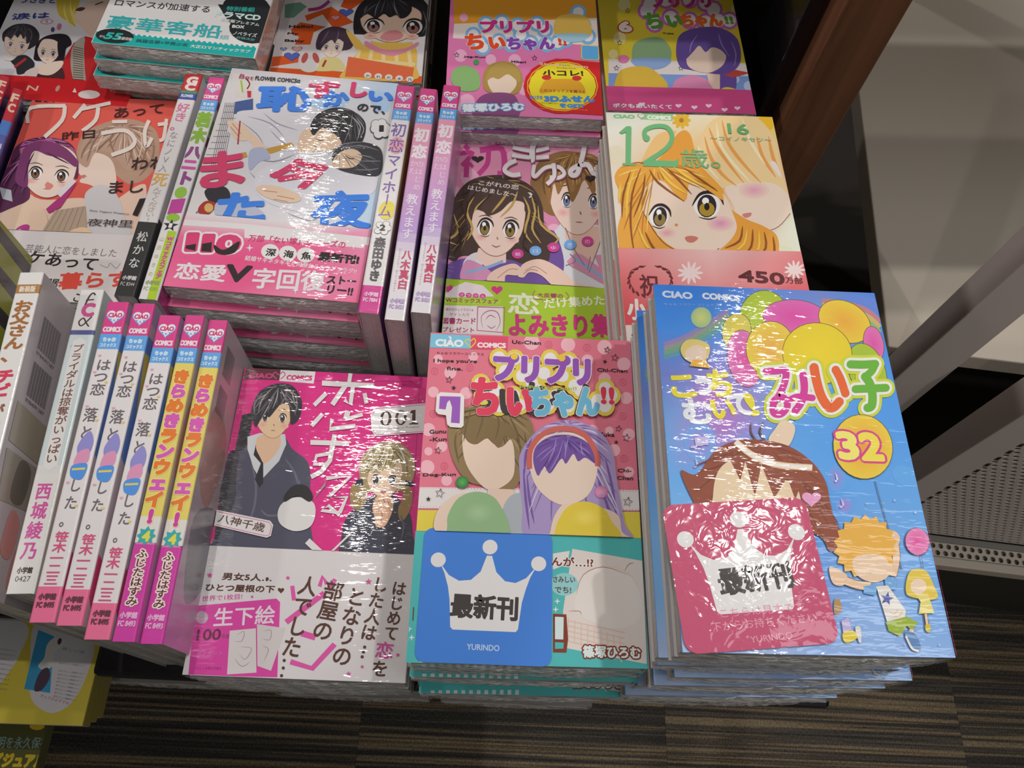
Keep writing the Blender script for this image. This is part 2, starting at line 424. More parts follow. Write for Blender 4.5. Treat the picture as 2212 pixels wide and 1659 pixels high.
# ------------------------------------------------------------------ the room: carpet tiles, display table, post, shelving
D = math.radians
YAW = math.radians(4.15)
RZ = Matrix.Rotation(YAW, 4, 'Z')
TZ = -0.50                                             # table top, measured from the camera
def carpet_mat():
    m, N, L, P = newmat('ribbed_carpet')
    t = N.new('ShaderNodeTexCoord'); oi = N.new('ShaderNodeObjectInfo')
    mp = N.new('ShaderNodeMapping'); mp.inputs['Scale'].default_value = (.5, 95, 1)
    L.new(t.outputs['Object'], mp.inputs['Vector'])
    def n4(vec, sc, det):
        n = N.new('ShaderNodeTexNoise'); n.noise_dimensions = '4D'; n.inputs['Scale'].default_value = sc
        n.inputs['Detail'].default_value = det; L.new(vec, n.inputs['Vector'])
        mm = N.new('ShaderNodeMath'); mm.operation = 'MULTIPLY'; mm.inputs[1].default_value = 40
        L.new(oi.outputs['Random'], mm.inputs[0]); L.new(mm.outputs[0], n.inputs['W']); return n
    a = n4(mp.outputs[0], 1.0, 2.0)
    mp2 = N.new('ShaderNodeMapping'); mp2.inputs['Scale'].default_value = (2.2, 190, 1); L.new(t.outputs['Object'], mp2.inputs['Vector'])
    b = n4(mp2.outputs[0], 1.0, 1.0)
    r = N.new('ShaderNodeValToRGB'); e = r.color_ramp.elements; r.color_ramp.interpolation = 'LINEAR'
    e[0].position = .34; e[0].color = lin('#403d39'); e[1].position = .66; e[1].color = lin('#877962')
    for p, c in ((.43, '#484541'), (.48, '#5e5852'), (.515, '#4c463f'), (.57, '#72634f')): x = e.new(p); x.color = lin(c)
    ad = N.new('ShaderNodeMath'); ad.operation = 'MULTIPLY_ADD'; ad.inputs[1].default_value = .9
    sb = N.new('ShaderNodeMath'); sb.operation = 'SUBTRACT'; sb.inputs[1].default_value = .5
    L.new(b.outputs['Fac'], sb.inputs[0]); L.new(sb.outputs[0], ad.inputs[0]); L.new(a.outputs['Fac'], ad.inputs[2]); L.new(ad.outputs[0], r.inputs[0])
    mp3 = N.new('ShaderNodeMapping'); mp3.inputs['Scale'].default_value = (420, 240, 1); L.new(t.outputs['Object'], mp3.inputs['Vector'])
    c = noise(N, L, mp3.outputs[0], 1.0, 2.0)
    mr = N.new('ShaderNodeMapRange'); mr.inputs[1].default_value = .3; mr.inputs[2].default_value = .7; mr.inputs[3].default_value = .62; mr.inputs[4].default_value = 1.3
    L.new(c.outputs['Fac'], mr.inputs[0])
    mu = N.new('ShaderNodeMix'); mu.data_type = 'RGBA'; mu.blend_type = 'MULTIPLY'; mu.inputs[0].default_value = 1
    L.new(r.outputs[0], mu.inputs[6]); L.new(mr.outputs[0], mu.inputs[7]); L.new(mu.outputs[2], P.inputs['Base Color'])
    P.inputs['Roughness'].default_value = .95; P.inputs['Specular IOR Level'].default_value = .1
    L.new(bump(N, L, c.outputs['Fac'], .8, .002, bump(N, L, ad.outputs[0], .6, .004)), P.inputs['Normal'])
    return m
CARPET = carpet_mat()
fl = box('floor', (-2.2, 2.8, -1.5, 3.5, -.05, -.008), plain('subfloor', '#4a4642', .9)); tag(fl, None, None, kind='structure')
tile0 = None
for i in range(9):
    for j in range(9):
        p = Vector((-1.95 + .5 * i, -1.2 + .5 * j, 0))
        if tile0 is None: tile0 = box('carpet_tile', (-.2499, .2499, -.2499, .2499, -.008, 0), CARPET, fl, .0004); t = tile0
        else: t = tile0.copy(); COL.objects.link(t); t.parent = fl
        t.matrix_world = Matrix.Translation(RZ @ p + Vector((.035, -.12, 0))) @ RZ

pL, pR = at(210, 1460, TZ), at(1797, 1530, TZ)
TM = Matrix.Translation((pR.x, pR.y, 0)) @ RZ          # table frame: origin at the front right corner, x to the right, y to the back
TH = TZ + CAMH
BLACK = plain('black_gloss_laminate', '#14131a', .22, spec=.5, coat=.3)
table = empty('display_table', TM); tag(table, 'black glossy display table carrying all the comic stacks', 'table')
TX = -(pR - pL).xy.length - .004                       # left end of this table
box('table_top', (TX, 0, 0, .80, TH - .014, TH), BLACK, table, .003)
box('back_panel', (TX, 0, .78, .80, .02, TH - .014), BLACK, table)
box('side_panel', (-.018, 0, .26, .78, 0.0, TH - .014), BLACK, table)
box('side_panel', (TX, TX + .018, .26, .78, 0.0, TH - .014), BLACK, table)
LSH = -0.7406
box('lower_shelf', (TX + .018, -.018, .03, .78, LSH + CAMH - .018, LSH + CAMH), BLACK, table, .002)
tab2 = empty('display_table', TM); tag(tab2, 'black display table on the left, holding magazines on its low front shelf', 'table')
T2 = TX - .001; L2Z = -.6071
box('table_top', (-1.15, T2, .030, .80, TH - .014, TH), BLACK, tab2, .003)
box('back_panel', (-1.15, T2, .78, .80, .02, TH - .014), BLACK, tab2)
box('side_panel', (T2 - .018, T2, .30, .78, 0.0, TH - .014), BLACK, tab2)
box('side_panel', (-1.15, -1.132, .30, .78, 0.0, TH - .014), BLACK, tab2)
box('lower_shelf', (-1.132, T2 - .115, -.075, .78, L2Z + CAMH - .018, L2Z + CAMH), BLACK, tab2, .002)
# glossy divider panel standing behind on the table, the wooden post at its front edge
WOOD = None
def wood_mat():
    m, N, L, P = newmat('stained_wood')
    n = noise(N, L, mapping(N, L, (60, 60, 3)), 1.0, 5.0, .6, .6)
    r = N.new('ShaderNodeValToRGB'); e = r.color_ramp.elements; e[0].position = .3; e[0].color = lin('#64402c'); e[1].position = .7; e[1].color = lin('#8a6044')
    L.new(n.outputs['Fac'], r.inputs[0]); L.new(r.outputs[0], P.inputs['Base Color']); P.inputs['Roughness'].default_value = .45
    L.new(bump(N, L, n.outputs['Fac'], .15, .001), P.inputs['Normal']); return m
WOOD = wood_mat()
post = box('wooden_post', (0, .0415, 0, .037, -CAMH + .0, 0.55), WOOD, None, .0015)
post.matrix_world = Matrix.Translation((.1872, .475, CAMH)) @ Matrix.Rotation(math.radians(1.0), 4, 'Z')
tag(post, 'brown wooden upright post at the right back corner of the black table', 'post')
pan = box('divider_panel', (-.012, 0, 0, .27, 0, .2175), BLACK, None, .001)
pan.matrix_world = Matrix.Translation((.1840, .500, TH + .0005)) @ RZ
tag(pan, 'black glossy upright panel between the yellow comic and the wooden post', 'panel')
# overhead shelf above the back of the table (out of the frame; the photograph shows its shadow)
ov = box('overhead_shelf', (-1.0, .75, .0, .42, 0, .02), plain('white_laminate', '#c8c0b6', .5), None, .002)
ov.matrix_world = Matrix.Translation((0.0, .522, CAMH - .282)) @ Matrix.Rotation(D(8.0), 4, 'Z')
tag(ov, 'shelf board running above the back rows of comics', 'shelf')

WHITE = plain('white_powder_coat', '#c8beb0', .45, spec=.4, grain=(900, .15, .0002))
WPOST = plain('white_painted_steel', '#d2c8c4', .4, spec=.4, grain=(900, .15, .0002))
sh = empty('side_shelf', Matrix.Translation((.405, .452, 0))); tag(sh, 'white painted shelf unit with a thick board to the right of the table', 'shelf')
zb = CAMH - .72
box('shelf_board', (-.008, .95, .0, .62, zb - .026, zb), WHITE, sh, .002)
box('leg', (0.0, .045, -.034, -.001, 0, CAMH - .2), WPOST, sh, .0015)
box('leg', (0.0, .045, .621, .655, 0, CAMH - .2), WPOST, sh, .0015)
box('leg', (.90, .945, -.034, -.001, 0, CAMH - .2), WPOST, sh, .0015)
box('floor_shade_panel', (.05, .89, .0, 1.35, .08, .10), plain('floor_shade_dark', '#2c2824', .8), sh)  # added dark panel, its colour stands in for the shade on the floor
box('leg', (.90, .945, .621, .655, 0, CAMH - .2), WPOST, sh, .0015)

# perforated steel gondola in front of it
gx, gy = .470, .345
gon = empty('perforated_rack', Matrix.Translation((gx, gy, 0))); tag(gon, 'white perforated metal rack low beside the blue balloon comics', 'rack')
box('upright', (0, .037, -.001, .034, 0, CAMH - .60), WPOST, gon, .0015)
def perforated(name, W, H, pitch, r, mat, thick, parent, mw, flipz=False):
    """steel sheet with round holes cut through: every cell is a square with an octagonal hole, extruded"""
    nx_, ny_ = int(W / pitch), int(H / pitch * 1.0); V = []; Fc = []; idx = {}
    def vid(x, y, z):
        k = (round(x * 1e6), round(y * 1e6), round(z * 1e6))
        if k not in idx: idx[k] = len(V); V.append((x, y, z))
        return idx[k]
    sq = [(1, 0), (1, 1), (0, 1), (-1, 1), (-1, 0), (-1, -1), (0, -1), (1, -1)]
    for j in range(ny_):
        off = pitch / 2 if j % 2 else 0
        for i in range(nx_):
            cx, cy = (i + .5) * pitch + off, (j + .5) * pitch * .9
            A = []; B = []; A2 = []; B2 = []
            for q in range(8):
                a = q * math.pi / 4
                hx, hy = cx + r * math.cos(a), cy + r * math.sin(a); ox, oy = cx + sq[q][0] * pitch / 2, cy + sq[q][1] * pitch * .45
                A.append(vid(ox, oy, 0)); B.append(vid(hx, hy, 0)); B2.append(vid(hx, hy, -thick))
            for q in range(8):
                p = (q + 1) % 8
                Fc.append((A[q], A[p], B[p], B[q])); Fc.append((B[q], B[p], B2[p], B2[q]))
    o = mesh(name, V, Fc, mat, parent); o.matrix_world = mw; o['kind'] = 'stuff'; return o
PITCH_H = .0135
# upright perforated panel facing the camera (normal -y) and the flat perforated lip at its foot
zl = CAMH - 1.0
perforated('perforated_panel', .60, .36, .0105, .0033, WPOST, .0012, gon,
           Matrix.Translation((gx + .037, gy, zl)) @ Matrix.Rotation(math.pi / 2, 4, 'X'))
box('panel_backing', (.037, .65, .010, .014, zl - CAMH + CAMH - .01, zl + .40), plain('mid_grey_steel', '#6c6a68', .6), gon)  # plain mid grey sheet behind the holes
perforated('perforated_lip', .72, .030, .0105, .0036, WHITE, .0012, gon, Matrix.Translation((gx - .09, gy - .030, zl)) )
box('lip_front', (-.09, .65, -.042, -.030, zl - .022, zl + .0004), WHITE, gon, .002)
box('base_plinth', (-.02, .65, .012, .034, 0, zl - .024), plain('dark_plinth', '#3c3a38', .7), gon)
pb = box('plinth_board', (-.09, .65, -.030, .0, zl - .0235, zl - .006), plain('lip_underlay', '#8a8680', .6), gon)

# ------------------------------------------------------------------ books
def profile(w_, t_, r=.0011, off=0.0):
    """outer cover section (x,z) from the fore edge over the front, round the spine, along the back; z from 0 to t"""
    x1 = w_ / 2 + off; z1 = t_ + off; z0 = -off; P = [(-w_ / 2 - off, z1)]
    for i in range(4):
        a = math.pi / 2 * (1 - i / 3); P.append((x1 - r + r * math.cos(a), z1 - r + r * math.sin(a)))
    for i in range(4):
        a = -math.pi / 2 * (i / 3); P.append((x1 - r + r * math.cos(a), z0 + r + r * math.sin(a)))
    P.append((-w_ / 2 - off, z0)); return P
def strip(P, y0, y1, col, th=0.0):
    """open sheet following section P between y0 and y1, optionally with thickness (offset inward)"""
    V = []; Fc = []; C = []
    n = len(P)
    for y in (y0, y1):
        for x, z in P: V.append((x, y, z)); C.append(col)
    for i in range(n - 1): Fc.append((i, i + 1, n + i + 1, n + i))
    return V, Fc, C
def shell(name, w_, t_, y0, y1, cols, mat, parent, off=0.0, th=.0004):
    """wrapped paper: front, spine, back; cols = (front, spine, back)"""
    P = profile(w_, t_, off=off); Q = profile(w_ - 0, t_ - 2 * th, off=off); Q = [(x - (th if i not in (0, len(Q) - 1) else 0), z + th) for i, (x, z) in enumerate(Q)]
    V = []; Fc = []; C = []
    def quad(ps, c):
        b = len(V)
        for p in ps: V.append(p); C.append(c)
        Fc.append((b, b + 1, b + 2, b + 3))
    n = len(P)
    for i in range(n - 1):
        c = lin(cols[0]) if i < 2 else (lin(cols[1]) if i < n - 3 else lin(cols[2]))
        a, b_ = P[i], P[i + 1]; e, f = Q[i], Q[i + 1]
        quad([(a[0], y0, a[1]), (b_[0], y0, b_[1]), (b_[0], y1, b_[1]), (a[0], y1, a[1])], c)
        w1 = lin('#b4b0ae')
        quad([(f[0], y0, f[1]), (e[0], y0, e[1]), (e[0], y1, e[1]), (f[0], y1, f[1])], w1)
        quad([(a[0], y0, a[1]), (e[0], y0, e[1]), (f[0], y0, f[1]), (b_[0], y0, b_[1])], w1)
        quad([(a[0], y1, a[1]), (b_[0], y1, b_[1]), (f[0], y1, f[1]), (e[0], y1, e[1])], w1)
    for i in (0, n - 1):
        a, e = P[i], Q[i]; quad([(a[0], y0, a[1]), (a[0], y1, a[1]), (e[0], y1, e[1]), (e[0], y0, e[1])], lin(cols[0] if i == 0 else cols[2]))
    return mesh(name, V, Fc, mat, parent, C)

_rng = random.Random(4)
_wrapmesh = {}
def wrap_skirt(w_, h_, t_, parent):
    k = (round(w_, 4), round(t_, 4))
    if k not in _wrapmesh:
        n, r = 46, 5; V = []; Fc = []
        for j in range(r):
            f = j / (r - 1)
            for i in range(n):
                x = -w_ / 2 + w_ * i / (n - 1); bl = math.sin(math.pi * i / (n - 1)) ** .5
                y = -h_ / 2 - .0004 - (.0006 + .0016 * math.sin(math.pi * f) ** .8) * bl + _rng.uniform(-.0005, .0003) * (0 if j == 0 else 1)
                z = t_ * (1 - f) + (_rng.uniform(-.0004, .0004) if 0 < j < r - 1 else 0) + (0 if j == 0 else 0)
                V.append((x, y, max(z, .0002) if j else t_ + .00015))
        for j in range(r - 1):
            for i in range(n - 1): a = j * n + i; Fc.append((a, a + n, a + n + 1, a + 1))
        me = bpy.data.meshes.new('shrink_film'); me.from_pydata(V, [], Fc); me.materials.append(WRAP); _wrapmesh[k] = me
    return link(bpy.data.objects.new('shrink_film', _wrapmesh[k]), parent)

class Book: pass
def make_book(mw, t_, cols, label, group=None, w_=.112, h_=.174, obi=None, amp=1.0, seed=0, tint=False, film_=True, name='comic_book', cat='book'):
    b = Book(); b.mw = mw; b.backcol = cols[2]; b.t, b.w, b.h = t_, w_, h_; b.mat = print_mat(amp, seed)
    b.root = empty(name, mw); tag(b.root, label, cat, group)
    b.cover = shell('cover', w_, t_, -h_ / 2, h_ / 2, cols, b.mat, b.root)
    V, Fc = boxdata(-w_ / 2 + .0012, w_ / 2 - .0009, -h_ / 2 + .0011, h_ / 2 - .0011, .00045, t_ - .00045)
    b.pages = mesh('page_block', V, Fc, PAGES_TINT if tint else PAGES, b.root)
    if film_: wrap_skirt(w_, h_, t_, b.root)
    b.obi = None
    if obi:
        vt, oc = obi; b.obi = shell('paper_band', w_, t_, -h_ / 2 - .0001, vt, oc, b.mat, b.root, off=.00022, th=.0002); b.vt = vt
    return b
def top_art(b, band=False):
    z = b.t + (.00022 if band else 0); A = Art(b.mw, (0, 0, z), (1, 0, 0), (0, 1, 0), b.w / 2 - .0002, b.h / 2 - .0001)
    if band: A.hi = (A.hi[0], b.vt)
    elif b.obi: A.lo = (A.lo[0], b.vt)
    return A
def spine_art(b, band=False):
    x = b.w / 2 + (.00022 if band else 0); return Art(b.mw, (x, 0, b.t / 2), (0, 0, -1), (0, 1, 0), b.t / 2 - .0009, b.h / 2 - .0001, z0=6e-5)
def back_art(b):
    return Art(b.mw, (0, 0, 0), (-1, 0, 0), (0, 1, 0), b.w / 2 - .0008, b.h / 2 - .0002)
def spine_bands(b, bands, name='spine_print', mat=None):
    """coloured bands wrapped round the spine; bands = [(fraction from the head 0..1, fraction, colour)]"""
    V = []; Fc = []; C = []; P = profile(b.w, b.t, off=.00003)[1:-1]
    P = [(P[0][0] - .0010, P[0][1])] + P + [(P[-1][0] - .0010, P[-1][1])]
    for q, (f0, f1, c) in enumerate(bands):
        if q and f0 > bands[q - 1][1] + 1e-6: mesh('spine_band', V, Fc, b.mat, b.cover, C); V = []; Fc = []; C = []
        s_ = len(V); v, f, cc = strip(P, b.h / 2 - b.h * f1, b.h / 2 - b.h * f0, lin(c)); V += v; C += cc; Fc += [tuple(s_ + i for i in q) for q in f]
    return mesh('spine_band', V, Fc, b.mat, b.cover, C)

def M_lie(x, y, z, yaw, t_):         # z = top face, measured from the camera
    return Matrix.Translation((x, y, z + CAMH - t_)) @ Matrix.Rotation(yaw, 4, 'Z')
def M_stand(x, y, z, yaw, w_, t_, lean=0.0):
    """spine up; (x,y,z) centre of the spine face"""
    ex = Vector((0, 0, 1)); ey = Vector((-math.sin(yaw), math.cos(yaw), 0)); ez = ex.cross(ey)
    R = Matrix((ex, ey, ez)).transposed().to_4x4()
    if lean: R = Matrix.Rotation(lean, 4, ey) @ R
    c = Vector((x, y, z + CAMH)); o = c - (R.to_3x3() @ Vector((w_ / 2, 0, t_ / 2)))
    return Matrix.Translation(o) @ R
ORD = ('top', 'second', 'third', 'fourth', 'fifth', 'sixth', 'seventh', 'eighth', 'ninth', 'tenth', 'eleventh', 'twelfth', 'thirteenth')
def stack_under(b, x, y, z, yaw, n, label, group, offs={}, jit=.0006, zt=TZ):
    """copies beneath the top book, down to the table"""
    r = random.Random(int(abs(x) * 1e4)); t_ = b.t
    gap = ((z - zt) - n * t_) / max(1, n - 1)
    for k in range(1, n):
        dx, dy = offs.get(k, (r.uniform(-jit, jit), r.uniform(-jit, jit)))
        zz = z - k * (t_ + gap) if k < n - 1 else zt + t_
        dup(b.root, M_lie(x + dx, y + dy, zz, yaw + r.uniform(-.004, .004), t_), None, label.format(ORD[k]))
D = math.radians

#dk = box('dark_plinth', (.235, 1.4, .500, 1.10, 0, .10), plain('floor_shade_dark', '#2c2824', .8), None, .004); tag(dk, 'low dark block standing in for floor shade behind the white shelf unit legs', 'plinth')

# ================================================================== front row: pink comic with the teal band, blue card on it
tG = .013
b = make_book(M_lie(.0153, .1313, -.3827, D(5.2), tG), tG, ('#d77d90', '#d77d90', '#d8d4d4'),
    'top pink polka dot comic with purple title and teal band, under the blue crown card', 'pink polka dot comics with teal bands', amp=.55, seed=1)
b.vt = -.0255; b.obi = shell('paper_band', b.w, b.t, -b.h / 2 - .0001, b.vt, ('#4fb5b4', '#4fb5b4', '#4fb5b4'), b.mat, b.root, off=.00022, th=.0002)
G_B = b
A = top_art(b); A.view(860, 700, 3.814)
A.fill('#da7489')
A.dots([(330, 290, 40), (430, 400, 50), (290, 560, 45), (1100, 150, 65), (1400, 170, 60), (1700, 190, 60), (1560, 300, 50), (1860, 330, 55), (1700, 450, 50), (1880, 610, 50), (560, 570, 50), (250, 870, 55), (360, 1010, 45), (240, 1180, 60), (1600, 880, 50), (1780, 1040, 50), (1900, 910, 50), (1740, 880, 35), (1900, 1220, 45), (620, 270, 40), (400, 1290, 45), (250, 1050, 35)], 50, '#e9b0bd')
for x, y in ((300, 390), (590, 360), (1240, 170), (1555, 195), (290, 740), (1850, 480), (1850, 760), (380, 1170), (1860, 1110)):
    A.ring(x, y, 28, 5, '#d05a78'); A.ring(x, y, 11, 4, '#d05a78')
A.poly([(262, 80), (600, 95), (597, 205), (255, 195)], '#79bfdc'); A.poly([(600, 95), (905, 105), (900, 215), (597, 205)], '#d94a68')
A.T('CIAO', 310, 180, 532, 188, 60, '#e9e9ea', edge=5); A.T('`', 415, 122, 440, 124, 20, '#e9e9ea', edge=3)
A.line([(600, 195), (555, 150), (570, 125), (598, 140), (625, 120), (637, 150), (600, 195)], 9, '#e0c64a'); A.T('COMICS', 655, 192, 885, 198, 42, '#eddfe2', edge=4)
A.T('ちゃおフラワーコミックス', 318, 250, 706, 262, 24, '#4a3038')
A.T("I hope you're", 292, 322, 648, 330, 40, '#3a2328', edge=1.5); A.T('fine.', 400, 380, 530, 385, 32, '#3a2328', edge=1.5)
A.T('Uc-Chan', 940, 162, 1175, 172, 32, '#3a2328', edge=1.5); A.T('Chi-Chan', 1640, 392, 1888, 402, 30, '#3a2328', edge=1.5)
A.T('Yuka', 1650, 925, 1782, 930, 34, '#3a2328', edge=1.5); A.T('Chi-', 1810, 1222, 1920, 1224, 30, '#3a2328', edge=1.5); A.T('Chan', 1805, 1283, 1935, 1287, 30, '#3a2328', edge=1.5)
A.T('Dog-Kun', 205, 1262, 475, 1258, 32, '#3a2328', edge=1.5); A.T('Gunu', 260, 905, 395, 900, 34, '#3a2328', edge=1.5); A.T('-Kun', 260, 968, 400, 966, 34, '#3a2328', edge=1.5)
for x, y, r in ((420, 462, 30), (1722, 215, 28), (1785, 280, 32), (1815, 865, 28), (1880, 940, 34), (328, 1045, 30)): A.star(x, y, r, '#3a2328', out=5, rot=.2)
for x, y, r in ((458, 528, 22), (1703, 312, 20), (1795, 975, 20)): A.star(x, y, r, '#3a2328', rot=.2)
# white and yellow stripes below the pink
A.poly([(150, 1345), (2000, 1370), (2010, 1540), (140, 1520)], '#dcd6d6'); A.poly([(140, 1535), (2010, 1550), (2040, 2050), (90, 2040)], '#dcca46')
for x in range(160, 2000, 26): A.circ(x, 1352 + (x - 160) * .013, 5, '#e29fb0', n=6); A.circ(x, 1508 + (x - 160) * .013, 5, '#e29fb0', n=6)
A.star(345, 1400, 40, '#3a2328', out=5, rot=.2); A.star(250, 1447, 22, '#3a2328'); A.star(1888, 1470, 40, '#3a2328', out=5, rot=.2)
# plain stand-in figures: hair masses and soft rounded shapes in the cover's colours
A.blob([(560, 690), (760, 655), (980, 700), (1110, 850), (1100, 1100), (1000, 1300), (900, 1390), (700, 1340), (560, 1290), (450, 1120), (410, 900), (460, 770)], '#8c7550')
A.comb([(560, 690), (760, 655), (980, 700), (1110, 850), (1100, 1100), (1000, 1300), (560, 1290), (450, 1120), (410, 900), (460, 770)], (790, 690), '#5f4c2c', '#a8906a', 34, 12)
A.blob([(575, 800), (820, 1020), (930, 960), (960, 1150), (930, 1290), (790, 1375), (680, 1330), (560, 1160), (530, 960)], '#e2cab8')
A.blob([(520, 830), (700, 760), (960, 860), (970, 960), (880, 930), (830, 1030), (740, 950), (640, 1000), (560, 960)], '#7e6844')
A.lines([[(600, 720), (560, 850), (540, 980)], [(700, 700), (690, 820), (640, 960)], [(800, 700), (830, 830), (800, 960)], [(900, 740), (980, 900), (1010, 1100)], [(480, 900), (470, 1000), (500, 1150)], [(1040, 900), (1060, 1050), (1020, 1200)]], 14, '#6a5638')
A.poly([(740, 1360), (950, 1370), (960, 1500), (1000, 1700), (700, 1700)], '#e0c6b4')
A.blob([(870, 1500), (980, 1400), (1120, 1480), (1150, 1750), (850, 1750)], '#a9b0b8')
A.blob([(1180, 860), (1420, 800), (1640, 880), (1760, 1050), (1800, 1300), (1860, 1640), (1880, 1800), (1100, 1800), (1020, 1500), (1000, 1250), (1010, 1060)], '#a793c4')
A.lines([[(1060, 1250), (1080, 1450), (1120, 1650)], [(1030, 1200), (1050, 1450), (1080, 1700)], [(1700, 1100), (1760, 1350), (1800, 1640)], [(1640, 1300), (1720, 1500), (1750, 1650)], [(1100, 950), (1050, 1080), (1040, 1250)]], 22, '#74559e')
A.comb([(1180, 860), (1420, 800), (1640, 880), (1760, 1050), (1800, 1300), (1860, 1640), (1880, 1800), (1100, 1800), (1020, 1500), (1000, 1250), (1010, 1060)], (1400, 830), '#7d62a8', '#d0c4e2', 40, 14)
A.blob([(1090, 1000), (1250, 920), (1450, 910), (1600, 1020), (1640, 1200), (1560, 1420), (1360, 1500), (1180, 1400), (1090, 1230)], '#e4cdbd')
A.blob([(1110, 1130), (1140, 1010), (1270, 930), (1440, 930), (1580, 1010), (1630, 1160), (1540, 1110), (1480, 1140), (1440, 1080), (1380, 1160), (1340, 1120), (1250, 1240), (1200, 1180), (1150, 1260)], '#6f4e9c')
A.comb([(1110, 1130), (1140, 1010), (1270, 930), (1440, 930), (1580, 1010), (1630, 1160), (1540, 1110), (1440, 1080), (1340, 1120), (1250, 1240), (1150, 1260)], (1370, 940), '#4e3280', '#9a80c4', 22, 9)
A.line([(1080, 1200), (1090, 1040), (1200, 910), (1380, 870), (1540, 930), (1630, 1080), (1640, 1180)], 44, '#c8635a')
A.lines([[(1300, 950), (1280, 1050), (1230, 1150)], [(1400, 940), (1380, 1040), (1370, 1120)], [(1500, 980), (1510, 1060), (1540, 1100)]], 12, '#9a80c4')
A.shade(1668, 1392, 54, 52, '#e6aed0', '#c873a8'); A.shade(528, 1312, 52, 50, '#5cae5c', '#2f7a3a')
# green and yellow rounded shapes
A.blob([(300, 1700), (330, 1540), (470, 1420), (600, 1420), (540, 1600), (420, 1740)], '#e2cab8')
A.blob([(420, 1560), (500, 1440), (640, 1390), (780, 1430), (860, 1540), (910, 1660), (880, 1780), (450, 1780), (405, 1660)], '#8fb384')
A.blob([(1250, 1720), (1300, 1560), (1420, 1480), (1780, 1560), (1840, 1720), (1900, 1800), (1250, 1850)], '#e2cab8')
A.blob([(1320, 1620), (1400, 1510), (1540, 1470), (1690, 1530), (1760, 1640), (1830, 1740), (1790, 1850), (1300, 1850), (1290, 1720)], '#ddc53e')
A.shade(660, 1560, 130, 90, '#a4c498', '#8fb384'); A.shade(1540, 1600, 120, 80, '#e8d660', '#ddc53e')
# title block
def cloud(A, P, r, c): A.nx(); 
for r_, c_ in ((62, '#ddc84a'), (34, '#e4dfdf')):
    for x, y in ((830, 290), (960, 300), (1100, 380), (1250, 300), (1400, 320), (1500, 430), (880, 400), (1020, 440), (1200, 420), (1350, 440), (680, 500), (700, 600), (800, 560), (830, 690), (950, 600), (1000, 680), (1150, 560), (1230, 680), (1300, 600), (1400, 690), (1500, 560), (1560, 680), (1640, 640), (1700, 540), (1750, 600), (1700, 690), (1100, 500), (1450, 520)):
        A.circ(x, y, r_ + 18, c_, n=14)
A.T('プリプリ', 790, 470, 1570, 510, 240, '#8f4fb0', edge=18, out=24, outcol='#e4dfdf')
for x, y in ((955, 278), (1345, 292)): A.circ(x, y, 30, '#e3c33c')
A.T('ちぃちゃん', 616, 752, 1650, 777, 290, '#3a3038', edge=17, only=0)
A.TT([('ちぃ', (605, 745, 1090, 765, 315), '#d93a5a', 20), ('ちゃん', (1100, 770, 1650, 765, 250), '#69b2d2', 17)], out=22, outcol='#e4dfdf')
A.T('!!', 1675, 665, 1770, 670, 140, '#d93a5a', edge=10, out=16, outcol='#e4dfdf')
A.T('PriPri Chi-chan!!', 1000, 545, 1465, 560, 30, '#a8b84a', edge=1.5)
A.poly([(320, 600), (350, 575), (520, 585), (545, 610), (540, 850), (520, 868), (430, 862), (405, 840), (395, 765), (330, 755), (310, 730)], '#e4dfdf')
A.poly([(345, 608), (515, 612), (507, 832), (435, 826), (445, 700), (425, 640), (405, 660), (392, 718), (338, 712)], '#9757b8')
A.view(840, 1080, 3.456)
G_ART = A.build('cover_print', b.mat, b.cover)
A = top_art(b, True); A.view(840, 1080, 3.456)
A.fill('#4bb4b4')
A.poly([(1370, 365), (1895, 455), (1925, 1225), (1320, 1105), (1300, 830)], '#d9d0cb'); A.poly([(1225, 400), (1350, 380), (1330, 480), (1225, 520)], '#ddd8d6')
A.circ(1310, 630, 105, '#8fc9cc', 85); A.shade(1640, 700, 230, 210, '#ddd2cc', '#d6c9c2')
A.blob([(1400, 700), (1450, 560), (1600, 500), (1790, 560), (1880, 720), (1860, 900), (1700, 960), (1500, 900), (1390, 820)], '#ddd6d2')
for i in range(9): A.line([(1340 + i * 48, 880 + i * 18), (1335 + i * 50, 1050 + i * 20)], 9, '#dcbcae', n=1)
for i in range(5): A.line([(1335, 900 + i * 38), (1760, 990 + i * 42)], 8, '#dcbcae', n=1)
A.lines([[(1400, 700), (1450, 560), (1600, 500), (1790, 560)], [(1760, 530), (1790, 480), (1830, 470)], [(1340, 830), (1420, 830), (1440, 860)]], 5, '#a86c54')
A.T('んが…!?', 1215, 490, 1525, 500, 66, '#7a3222', edge=3, out=8); A.T('さみしい', 1228, 615, 1390, 618, 44, '#5c3a30', edge=1); A.T('でち!', 1240, 692, 1360, 695, 44, '#5c3a30', edge=1)
A.poly([(1225, 850), (1325, 855), (1338, 1040), (1325, 1140), (1225, 1138)], '#7e3322'); A.poly([(1240, 872), (1305, 875), (1302, 1042), (1240, 1040)], '#cfe0e0'); A.poly([(1240, 1062), (1305, 1065), (1303, 1110), (1240, 1112)], '#4bb4b4')
A.T('篠塚ひろむ', 1450, 1175, 1880, 1185, 84, '#d8e4e4', bold=.01, edge=3, out=13, outcol='#7e3322')
for x, y in ((1257, 757), (1245, 818), (152, 962), (130, 1045), (170, 1028)): A.star(x, y, 26, '#d5e6e4', 4, .3)
for i in range(12): A.poly([(230 + i * 66, 1190), (262 + i * 66, 1190), (260 + i * 66, 1260), (228 + i * 66, 1260)], '#d5dede')
A.line([(185, 800), (180, 900)], 8, '#6a3a2a', n=1)
A.build('band_print', b.mat, b.obi)
